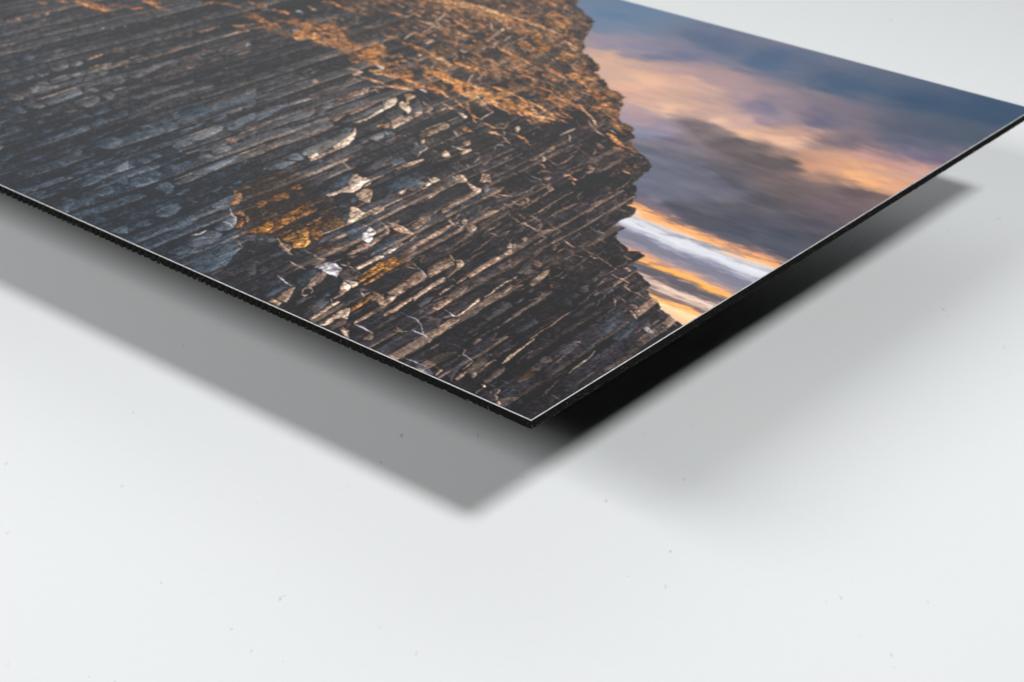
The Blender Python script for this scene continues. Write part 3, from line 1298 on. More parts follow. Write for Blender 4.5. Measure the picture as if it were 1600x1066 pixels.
L N9 1.6 132 78 137 80 142 82
L N9 1.4 136 82 132 88 124 94 116 100 106 106
P T7 153 94 157 90 160 92 160 98 155 98
P t8 148 106 154 100 160 98 160 106
L G7 1.4 153 85 158 90
L T7 1.4 156 54 158 57
P k9 18 60 36 50 54 40 70 32 84 24 100 18 106 22 104 28 90 36 72 46 56 56 38 62 24 66
P k8 102 48 114 38 126 36 142 40 138 46 124 54 112 60 106 54
P k8 46 76 60 66 74 58 80 60 76 70 60 78 48 84
@400 399
P c8 20 44 30 38 40 32 50 38 40 44 28 50 14 56 4 50
P c9 4 41 16 34 26 28 34 34 40 40 28 46 14 54
P s8 2 18 8 14 16 18 10 23 3 24
L T8 1.4 42 7 47 11 52 13
L n8 1.4 47 11 40 16 30 22 26 25
L p9 2 27 25 32 30 38 35 46 39
L N7 1.4 44 12 54 15 62 18
P N9 24 53 34 46 44 40 50 40 46 46 42 53 38 59 30 58
P t9 15 58 22 54 28 58 32 60 28 64 20 62
L T7 1.4 20 54 26 60
L s8 1.6 36 60 44 63
P b7 50 28 60 20 70 16 76 19 74 26 66 34 58 40 50 36
P N8 73 28 78 22 84 20 90 22 86 28 80 34 74 38 70 38 66 42 62 40 68 34
L T6 1.4 62 42 68 34 74 27 78 21
L T7 1.4 72 34 74 37 68 40
L T8 1.6 58 46 60 42 66 41 70 42 71 45 68 48
L T8 1.6 56 48 60 51 64 50
L T7 1.4 58 44 59 48
P s9 46 60 54 54 60 52 64 54 56 60 50 64
L g7 1.8 62 55 70 52 76 52
P b8 78 52 86 47 92 44 90 48 94 50 86 53
L B7 1.2 88 46 91 50
P s9 62 62 76 54 88 52 92 58 84 66 74 74 64 70
L N6 1.4 58 70 66 68
L N6 1.4 62 74 68 70
P p9 72 15 80 11 90 9 100 11 106 16 108 19 104 22 101 28 94 25 86 21 79 17
P w9 77 15 86 11 96 12 98 15 88 18 96 22 100 26 92 24 84 20
L k7 1.2 92 21 96 19 102 17 106 20
P g8 90 12 98 12 102 17 96 18
L w8 1.4 98 11 104 16 107 18
L p9 1.6 106 11 114 14 122 17
P n9 102 24 106 18 114 17 122 17 128 22 130 26 126 31 118 32 108 31
P k5 116 20 124 20 126 26 118 28
P R7 110 9 116 8 118 12 114 13
L T7 1.4 122 18 128 21 132 24
P t9 112 31 120 32 128 34 126 38 120 41 116 38
L p8 1.4 112 31 122 34 130 35
P T 106 38 110 32 114 36 118 40 116 44 110 46 105 43
L w8 1.4 110 32 116 38 117 42
P N9 98 50 104 45 110 42 114 44 108 50 100 54 95 56
L w8 1.6 94 54 95 59
P T9 94 61 100 58 105 58 102 61 96 64
P t9 66 80 74 75 84 69 92 64 97 63 92 67 84 73 74 79 68 82
L T6 1.2 66 80 84 69 96 61
P T9 77 86 84 81 94 76 104 70 112 66 117 66 118 70 114 80 110 80 106 78 100 80 92 86 86 88 80 88
P n9 90 88 98 82 106 78 114 82 113 86 104 90 94 94 88 90
L n6 1.4 104 77 110 72 116 68
P R9 118 64 128 58 138 52 146 48 150 50 142 56 132 63 122 69 118 71
P N8 140 52 148 46 156 50 154 54 146 58
P N8 104 92 108 90 116 94 116 102 112 103 108 98
P T8 104 92 110 93 114 98 116 104 112 102
P r8 112 88 118 82 122 78 118 86 114 92
P T9 122 16 130 11 140 6 150 1 160 0 160 2 148 8 138 13 128 18
P y9 128 30 136 23 146 16 154 10 160 8 160 16 150 23 140 29 130 34
P R8 132 36 144 30 154 22 160 18 160 24 148 32 136 38
L O7 1.4 130 28 146 16 158 8
L p8 1.8 130 46 134 50 135 54
P c8 110 56 120 50 128 46 132 52 124 56 114 62
P b7 118 62 128 54 132 52 134 56 126 60
P n8 124 42 132 41 140 44 130 45
P N9 122 84 132 77 142 71 152 65 160 60 160 66 148 73 136 80 124 86
P t9 150 56 156 50 160 48 160 62 154 62
L N7 1.4 145 45 150 48 156 51
L p9 2.2 122 86 128 89 134 91 140 95 146 98
L s9 1.2 138 90 148 83 160 75
P N8 132 106 138 100 144 97 148 101 144 106
P n8 72 0 80 4 87 4 86 7 78 12 70 13 72 8
L T7 1.4 72 0 80 5 86 4
L R8 1.4 66 13 76 11 86 7
L N7 1.4 90 10 100 8 108 4
P r8 110 4 118 0 128 0 122 3
P s8 130 2 138 0 140 4
P k8 44 6 60 2 72 6 68 12 56 14
P k9 80 36 90 26 104 30 106 40 96 48 88 44 82 46
P k9 118 50 126 46 130 50 118 60 106 66 110 58
P k8 122 76 140 64 150 58 152 62 140 70 126 78
P k8 136 38 152 30 160 28 160 44 150 46 142 42
P k9 52 46 46 56 40 60 46 48 50 40
@600 399
P k9 0 30 24 14 44 16 56 8 76 0 84 0 60 12 40 22 20 32 4 44 0 46
P y9 0 10 6 5 14 2 17 6 20 10 16 13 10 18 0 22
P R8 0 22 10 16 20 11 30 8 34 4 20 4 16 8
P k5 10 12 16 10 16 15 10 16
P n8 18 2 30 0 40 2 30 8 22 10
P N9 2 47 10 41 20 35 32 28 42 21 48 20 54 27 52 30 40 37 28 44 18 51 10 50
P T5 12 42 20 37 26 36 22 46 14 50
P N9 54 16 66 9 76 3 82 3 85 8 88 11 78 17 66 24 56 29 54 24
L n7 1 60 15 80 12
L T9 1.4 83 0 85 5 88 8
P t9 0 56 8 50 16 51 12 56 4 62 0 66
L k9 1.2 0 48 8 51 14 51
L p9 1.6 42 15 46 19 51 24 54 29
L N9 1.6 24 12 32 15 42 18
L N8 1.4 34 9 40 13 44 18
P t9 90 7 96 6 100 9 100 13 92 19 86 23 80 28 82 24 88 18 92 13
L T8 1.4 90 7 97 7 100 11
P n8 78 22 84 16 88 14 86 20 80 26 77 26
L w6 1.2 78 29 83 25
P k7 76 29 80 20 78 28
P t9 0 73 10 67 18 62 26 57 32 54 34 56 26 62 16 69 6 75 0 77
P t9 36 54 44 47 54 40 64 34 72 29 76 28 78 32 68 37 56 44 46 51 38 57
L T6 1.2 38 52 56 39 74 28
P N8 28 56 36 50 40 49 36 54 30 57
P t9 69 48 76 42 84 38 90 37 82 42 74 47 70 50
P t9 90 35 98 29 104 26 102 30 94 35 91 36
P t9 104 26 114 20 124 13 134 6 142 2 146 4 138 10 128 16 116 24 108 29
L T6 1.2 104 26 122 14 140 2
P n8 108 32 118 28 128 26 124 31 114 35 110 36
P s8 122 28 132 18 142 18 138 24 128 30
P n8 138 14 146 10 152 12 150 17 142 18
P n7 154 4 160 2 160 8 155 10
L n8 2 144 1 152 0
P n9 76 50 84 44 92 38 102 32 108 34 106 40 100 46 92 53 84 55 78 54
P k6 80 48 92 42 100 40 94 48 86 52
L T6 1 88 50 98 40
L T6 1 96 50 104 40
P N9 60 64 70 59 80 53 88 54 80 60 72 66 66 69 60 67
L t7 1.2 62 63 78 55
L T9 1.6 125 53 134 48 142 41 150 35 160 31
L T8 1.2 150 48 153 45 159 40
P T9 91 76 98 71 106 65 112 60 116 55 120 53 119 57 114 62 106 67 98 73 93 77
P N9 58 97 66 91 74 85 82 80 90 76 96 80 88 86 78 92 68 98 60 104
L T6 1.2 60 98 78 84 90 77
L w8 1.8 82 72 87 76 92 77
L p8 1 76 68 82 73
L b8 1.2 14 71 24 73 32 77 40 80
L p8 1.6 32 77 38 79 42 81 46 86
L p8 1.2 42 82 46 88 50 98 54 104
L n8 1.2 42 76 46 72 50 68
P g8 44 77 50 76 60 77 66 80 58 80 50 79
L s7 1.6 60 78 66 82
P N8 12 94 15 90 18 92 24 95 30 95 22 97 14 96
L T6 1.2 15 89 18 94
L p9 1.6 34 94 42 97 50 100 56 104
L n8 1.2 0 102 8 97 14 92
P k9 16 89 26 80 34 79 42 83 44 88 36 93 24 93
L s8 1.2 36 93 44 88
P n7 30 106 42 100 50 103 52 106
P s7 10 102 22 97 30 99 20 106 8 106
P s8 102 98 112 90 122 82 128 84 118 92 108 98
P s7 120 78 134 68 148 58 160 60 160 64 146 74 130 82
P s7 104 76 116 66 124 66 116 74 106 80
P n8 145 86 154 80 160 75 160 80 152 85 147 88
P n7 134 92 142 88 146 89 140 93 136 95
P s9 112 106 124 97 132 93 134 95 124 102 118 106
P s8 40 62 52 52 62 52 56 60 46 66
P k8 112 52 124 44 140 36 150 40 138 48 124 56 116 64 108 60
@800 266
L G9 1.8 24 7 30 10 38 13
L b9 1.8 15 6 18 10 26 14 36 14
L N8 2 0 4 6 6
P N8 38 10 44 7 49 9 46 13 42 12
L t8 2 32 4 38 1 44 2
L e8 1.6 42 0 50 4
L e9 2 64 6 68 7 72 6
P e9 72 6 75 8 80 11 83 13 78 13 74 10
L e8 1.6 75 13 78 17 80 19
L e8 1.6 70 11 75 11
L N8 1.4 84 12 90 9 93 5
P N8 90 2 96 0 102 1 98 4 92 5
L N9 1.6 0 34 10 30 20 26 28 21 36 17
L N9 1.6 36 17 42 19 48 21 52 24
P N7 42 20 50 20 53 24 48 28 44 25
L T7 1.4 46 28 52 24
L N8 2 36 35 42 30 48 26
L N9 2.2 12 49 20 44 28 39 36 34
P T7 17 36 20 33 22 38 19 42
P N7 8 41 14 38 18 41 14 46
L t8 1.4 0 38 8 43 14 47
L N7 1.6 0 50 8 47
L N9 1.6 22 59 32 53 44 46 56 38 68 31 78 27
L t6 1 30 54 50 42
L N9 1.6 38 64 48 58 58 52 68 47 78 43 85 41
L N8 1.4 61 43 66 48 70 49
L N9 1.8 6 53 12 57 17 61
L t6 1.4 8 51 6 53
L N9 2 24 58 30 61 37 66
L N9 2 0 59 8 64 14 67
L t9 1.8 14 66 22 70 28 74 33 77
P N8 10 66 16 64 20 68 14 69
L N8 1.4 34 70 35 76
L N8 1.4 33 71 38 67
L N9 1.8 46 65 50 70 56 74 61 76
L T7 1.4 38 81 43 85
L N9 1.6 50 84 56 79 60 76
P n8 2 76 10 71 18 70 14 76 4 80
P n8 16 82 24 77 32 75 26 79 18 84
P N8 11 86 16 83 20 86 16 90
L N9 1.6 26 94 34 90 42 86
P t7 0 92 4 90 6 96 2 99 0 99
L N8 1.6 6 96 14 98
L n8 1.6 22 98 30 94
L t9 1.6 64 87 70 92 79 97
L N9 1.8 88 98 94 102 102 106
L G7 1.4 54 88 61 93
P N7 49 97 54 93 56 98 52 101
L N8 1.6 56 104 62 100 66 98
L n8 2 68 98 74 102 80 105
L n8 1.4 74 88 82 82 86 79
L T6 1.2 84 78 86 81
L n8 1.4 70 65 78 66
L n8 1.6 72 78 78 75
L N9 2.2 98 45 104 42 110 39 116 35
L n8 1.6 116 35 120 30
L N8 1.6 95 53 100 50 103 47
L n8 1.4 106 51 110 54
L n8 1.6 118 58 124 52 132 48
L n8 1.6 130 38 133 46 132 52
L n8 1.6 116 54 120 58
L N9 1.4 130 25 138 21 144 17 150 10
L n8 1.4 148 0 152 2 150 6
L n8 1.6 112 64 118 60
P n8 104 70 110 64 108 70
L G8 1.8 98 72 102 74 106 77
L G8 1.4 108 76 112 78 116 80
L s8 1.4 92 82 100 78
L n8 1.4 120 80 124 84
L N7 1.6 112 88 116 90 118 92
L N7 1.4 96 94 104 94
L n8 1.4 128 92 134 97 140 102
L m8 1.2 144 43 150 46 156 48
L n8 1.4 138 50 144 50
L n7 2 80 33 84 30
P n7 81 24 86 26 92 27 86 31 83 36 81 35
L s7 1.4 76 19 84 23
P k8 16 54 30 46 46 38 62 28 76 22 80 26 66 34 50 44 34 52 22 60
P k8 30 58 44 50 58 42 66 48 54 56 40 64
P k9 0 22 14 14 34 16 24 24 8 30
P k8 44 14 58 6 64 8 70 14 58 22 52 20
@800 399
P s9 4 24 12 14 22 4 26 8 22 16 12 24
P n7 0 4 6 1 8 4 2 10
P N8 25 9 29 6 33 8 38 10 35 14 30 14
P n9 12 21 18 17 22 16 26 19 22 22 16 24
P N9 20 34 26 30 32 25 38 20 44 18 48 17 46 22 42 28 36 31 30 36 26 39
L w7 1.4 32 28 34 31
L T7 1 38 24 46 18
P r8 30 31 34 31 32 34
L T8 1.4 0 30 4 28 6 26
L r7 2 0 32 6 30
L n8 2 40 4 48 0
L N8 1.8 54 14 60 17
L n8 1.8 62 3 68 4 74 7 78 11
L N8 1.4 78 0 84 1 92 4
P n7 64 19 70 14 78 12 76 18 68 22
L N8 1.8 60 30 66 27 72 23
P R7 46 38 50 36 51 41 48 43
L n8 1.4 52 34 60 30
P n9 0 74 10 68 20 62 32 55 42 48 50 43 50 47 40 54 28 62 16 70 6 77 0 80
L N6 1.2 24 58 34 53 44 46
L s8 1.2 52 42 64 35
L N9 2.4 22 106 32 99 42 92
L N9 1.8 40 94 52 86 62 78 74 70
L t7 1 24 104 44 91
P n8 74 70 80 66 85 60 84 64 78 70
L n9 1.8 84 62 92 56 100 48 106 44
L N9 1.6 106 40 112 34 118 28
L T7 1.2 110 37 115 33
L n8 1.4 116 30 122 36
P n8 100 46 106 42 110 48 104 52
P s8 76 74 86 66 98 58 106 54 104 60 94 68 84 77
P s8 108 46 118 38 126 40 128 44 120 48 112 50
P s8 80 44 86 38 94 40 98 44 92 48 84 46
P s7 70 50 78 46 86 50 80 54
P s7 60 58 68 54 76 58 74 62 64 62
P s7 98 30 104 26 108 30 104 34
P s6 104 24 112 19 118 24 110 28
L N8 1.4 85 13 89 17
L s9 1.4 88 15 96 7
L e8 2 96 8 100 9
L t9 1.8 98 1 104 4 110 3 114 7
L N8 1.4 100 6 106 4
L N9 1.4 114 7 120 10 126 14 131 18
L T6 1.2 128 16 131 18
L s8 1.2 102 10 110 13
L N8 1.4 140 1 146 4 153 8
P N8 139 16 144 15 150 20 146 21
L N7 1.2 152 25 156 30
L n8 1.2 146 16 154 20 160 23
L t9 1.6 125 24 132 28 140 31 146 35
P N8 138 38 142 35 145 38 142 41
L t8 1.6 140 40 146 43 150 46
L N8 1.4 130 42 135 37
L T6 1.6 152 46 158 48
L N8 1.2 114 56 118 50 123 46
L T7 1 107 63 110 57
L T8 1.4 127 54 129 58 129 63
L N8 1.4 125 52 128 50
L N8 1.6 133 51 138 55 142 59
P N8 139 72 142 66 145 66 143 70
P N8 145 62 150 60 156 64 160 70 160 73 154 68
P T7 146 69 150 70 154 75 158 81 154 79 149 74
L n8 1.4 152 56 156 60
L s9 1.4 106 83 114 78 122 71 130 64
L s9 1.2 80 104 92 96 104 85
L g8 1.6 108 106 118 98 128 90 134 85
P c7 100 98 110 86 124 80 132 84 124 92 112 102
P c7 126 100 140 88 154 78 160 84 150 96 136 106 122 106
P c7 112 82 124 74 134 66 140 70 130 80 118 84
L s8 1 142 104 156 92
L n6 2 44 98 52 98
P k9 40 80 56 66 74 50 92 34 104 22 114 14 104 12 92 20 78 34 60 50 44 64 30 76
P s5 0 94 14 86 28 78 34 84 20 92 6 100
L b8 1.6 26 43 29 40
P s7 18 46 24 42 28 42 24 47
P s7 2 60 8 56 12 50 16 54 10 60
@940 399
P k8 30 70 38 68 46 76 40 82 32 78
P n8 50 90 56 82 60 84 62 90 56 94
P p8 52 92 58 90 64 95 68 99 62 98 56 96
L p7 1 56 90 67 98
L N8 1.8 78 76 74 80 68 84 64 88
L n8 1.6 66 66 72 70 78 76
L N8 1.4 60 65 68 68
P n8 78 80 82 80 85 85 80 84
L T7 1.8 77 90 82 95
L T7 1.6 90 86 94 89
L n8 1.4 70 97 74 93
P s8 52 106 58 102 66 98 68 102 62 106
P k9 58 78 64 72 70 74 74 78 68 82 62 84
P k9 66 92 76 86 82 88 80 94 72 98
L n7 1.4 58 50 64 54 74 60
L N8 1.6 40 46 46 48 52 52 60 55
L n8 1.4 48 32 54 40
L n7 1.2 40 30 46 34 52 44
L T6 1 51 69 55 74
L N7 1.4 36 62 44 66 52 72
@600 530
P n8 14 14 24 8 34 4 44 0 56 0 50 5 42 12 34 18 26 20 18 18
P n7 6 18 14 14 20 20 28 23 22 26 12 22
P t8 54 3 58 0 60 2 56 5
L N8 1.4 36 17 44 12 52 6 56 3
L n8 1.2 26 23 36 17
L N9 1.4 56 15 64 10 71 5
L n8 1.2 44 23 52 18
L s8 1.2 80 4 88 7 95 10 100 12
P n8 98 12 104 13 101 17 98 17
L T7 1.2 102 15 98 19
L p9 1.4 98 19 106 23 112 28
L T8 1.4 112 28 106 33 98 39
L p9 1.8 28 26 38 29 48 33 56 38 60 42
P b8 36 29 48 33 56 38 60 43 50 40 42 35
L p8 1.4 42 37 50 40 58 44
P N9 62 31 66 35 73 38 72 41 66 40 63 37
L T8 1.4 73 39 68 43 64 46
L T8 1.4 59 46 61 42
L n8 1 48 24 56 28 62 32
L n8 1.4 74 36 82 31 90 26 93 23
L T6 1.4 93 21 97 21
P s8 80 46 86 38 92 30 98 26 104 30 96 36 90 44 84 54
P N8 88 50 96 42 104 40 100 46 92 52
P n9 100 40 110 32 118 22 126 16 130 20 132 26 126 32 120 38 112 44 104 44
P N8 108 46 114 42 124 36 132 28 138 27 132 32 124 39 114 47 110 49
L T7 1.4 122 38 130 31 136 26
L T7 1.2 112 44 116 42 110 50
P n9 131 20 138 14 144 14 148 18 144 24 138 28 133 24
P s9 142 10 152 4 160 0 160 10 154 14 146 17
L w8 1.4 132 21 133 19
L w7 1.2 137 26 139 28
L s7 1 118 12 124 17 132 21
L s8 1 98 0 106 3 112 8
L T9 1.8 147 31 153 26 160 19
P N7 110 4 116 0 122 0 118 4 114 8
P n9 124 52 132 45 140 38 148 34 152 36 150 42 142 47 134 53 128 56 124 55
P T8 121 57 125 57 127 60 124 61
L N8 1.4 124 62 118 66 114 69
L s8 1.2 131 57 138 60 144 63
L N8 1.6 143 63 145 66 141 68
L T8 1.4 146 63 143 68 139 70
L T7 1.2 135 64 133 68
L T8 1.6 139 71 142 73 142 76 139 77
P T8 142 78 145 78 145 82 141 82
L N7 1.2 125 65 134 68
L n7 1 132 76 138 70
L b8 1.4 151 81 156 84 158 87
P c7 150 70 160 62 160 72 152 76
L s8 1.2 144 51 152 53 160 58
P k9 44 24 54 14 70 6 82 4 92 8 98 13 94 19 88 26 78 32 70 36 62 30
P k9 110 50 122 40 134 32 146 32 138 40 126 50 118 54
P k8 86 56 100 50 112 52 122 58 118 64 108 66 96 62
@760 530
P n7 64 26 72 22 80 22 84 27 76 30 68 30
P s9 87 14 96 6 106 2 112 4 116 8 108 14 100 20 94 20
L T7 1.4 113 4 117 4 119 6
L N8 1.2 80 36 90 28 98 21 104 17
L n7 1.2 70 42 80 36
L T8 1.8 104 43 112 36 120 30 128 24 136 15
L n9 1.4 66 74 74 68 82 60 90 52 97 47
L g8 1.4 130 10 138 4 144 0
L s9 1.2 124 43 132 37 140 29 150 20 160 13
L g8 1.8 80 69 86 72 92 76
L g7 1.4 110 58 113 60
L s8 1.2 34 64 44 66 54 71
L c9 2 20 68 28 62 34 60
L s8 1.2 14 51 22 53 30 57 34 60
L b8 1.6 24 81 29 86
P a4 36 50 46 44 60 40 64 44 50 52 40 54
P a4 50 38 60 34 70 34 66 40 56 42
P c6 118 10 130 4 136 10 128 16 120 16
P c6 128 24 140 16 142 22 134 28
P s6 140 40 150 33 160 28 160 34 150 40
P c5 34 78 44 74 46 82 38 82
L T9 2.4 20 31 30 24 40 16
L T8 1.6 38 18 50 8 60 0
L e6 1 20 31 40 15 56 3
"""
# ---------------------------------------------------------------- the printed picture, painted by code
PAL = dict(k=(60,58,61), K=(72,73,75), b=(80,89,98), B=(112,118,127), c=(67,73,81), g=(106,103,105), G=(136,132,132),
           n=(102,90,84), N=(136,113,99), t=(176,145,124), T=(218,187,163), w=(232,226,226), o=(196,128,82), O=(230,166,112),
           r=(106,82,68), R=(140,96,60), m=(150,114,90), s=(84,82,85), p=(190,182,192), e=(216,160,118), y=(176,122,66), a=(100,78,58))
def srgb2lin(c):
    c = np.clip(c, 0, 1); return np.where(c <= 0.04045, c / 12.92, ((c + 0.055) / 1.055) ** 2.4)
def up2(a, shape):
    """smooth bilinear upsample of a small random grid"""
    h, w = a.shape
    y = np.linspace(0, h - 1.001, shape[0]); x = np.linspace(0, w - 1.001, shape[1])
    y0 = y.astype(int); x0 = x.astype(int); fy = y - y0; fx = x - x0
    fy = fy * fy * (3 - 2 * fy); fx = fx * fx * (3 - 2 * fx)
    r0 = a[y0][:, x0] * (1 - fx) + a[y0][:, x0 + 1] * fx
    r1 = a[y0 + 1][:, x0] * (1 - fx) + a[y0 + 1][:, x0 + 1] * fx
    return (r0 * (1 - fy)[:, None] + r1 * fy[:, None]).astype(np.float32)
def noise(rng, shape, cy, cx, octs=3, gain=0.5):
    """fractal noise, cell sizes cy, cx in canvas pixels, roughly -1..1"""
    out = np.zeros(shape, np.float32); amp = 1.0; tot = 0
    for _ in range(octs):
        g = rng.uniform(-1, 1, (max(2, int(shape[0] / cy) + 2), max(2, int(shape[1] / cx) + 2)))
        out += amp * up2(g, shape); tot += amp; amp *= gain; cy = max(1, cy / 2); cx = max(1, cx / 2)
    return out / tot * 1.6
def samp(img, y, x):
    """bilinear sample"""
    h, w = img.shape[:2]
    y = np.clip(y, 0, h - 1.001); x = np.clip(x, 0, w - 1.001)
    y0 = y.astype(np.int32); x0 = x.astype(np.int32); fy = y - y0; fx = x - x0
    if img.ndim == 3: fy = fy[..., None]; fx = fx[..., None]
    return (img[y0, x0] * (1 - fx) + img[y0, x0 + 1] * fx) * (1 - fy) + (img[y0 + 1, x0] * (1 - fx) + img[y0 + 1, x0 + 1] * fx) * fy
def sdf(poly, X, Y):
    d = np.full(X.shape, 1e9, np.float32); ins = np.zeros(X.shape, bool)
    n = len(poly)
    for i in range(n):
        ax, ay = poly[i]; bx, by = poly[(i + 1) % n]
        ex, ey = bx - ax, by - ay; L = ex * ex + ey * ey
        if L < 1e-12: continue
        t = np.clip(((X - ax) * ex + (Y - ay) * ey) / L, 0, 1)
        d = np.minimum(d, (X - ax - t * ex) ** 2 + (Y - ay - t * ey) ** 2)
        if abs(ey) > 1e-9:
            c = ((ay > Y) != (by > Y)) & (X < ex * (Y - ay) / ey + ax)
            ins ^= c
    d = np.sqrt(d)
    return np.where(ins, -d, d)
def ribbon(pts, w, taper=0.35):
    p = np.asarray(pts, float); n = len(p)
    if n > 2:                                    # round the corners a little
        q = [p[0]]
        for i in range(1, n - 1):
            q += [p[i] * 0.75 + p[i - 1] * 0.25, p[i], p[i] * 0.75 + p[i + 1] * 0.25]
        q.append(p[-1]); p = np.array(q); n = len(p)
    t = np.gradient(p, axis=0); t /= np.maximum(np.linalg.norm(t, axis=1), 1e-6)[:, None]
    nrm = np.stack([-t[:, 1], t[:, 0]], 1)
    s = np.linspace(0, 1, n); ww = w * 0.5 * (taper + (1 - taper) * np.minimum(1, 4 * np.minimum(s, 1 - s)))
    ww = ww[:, None]
    return np.concatenate([p + nrm * ww, (p - nrm * ww)[::-1]])

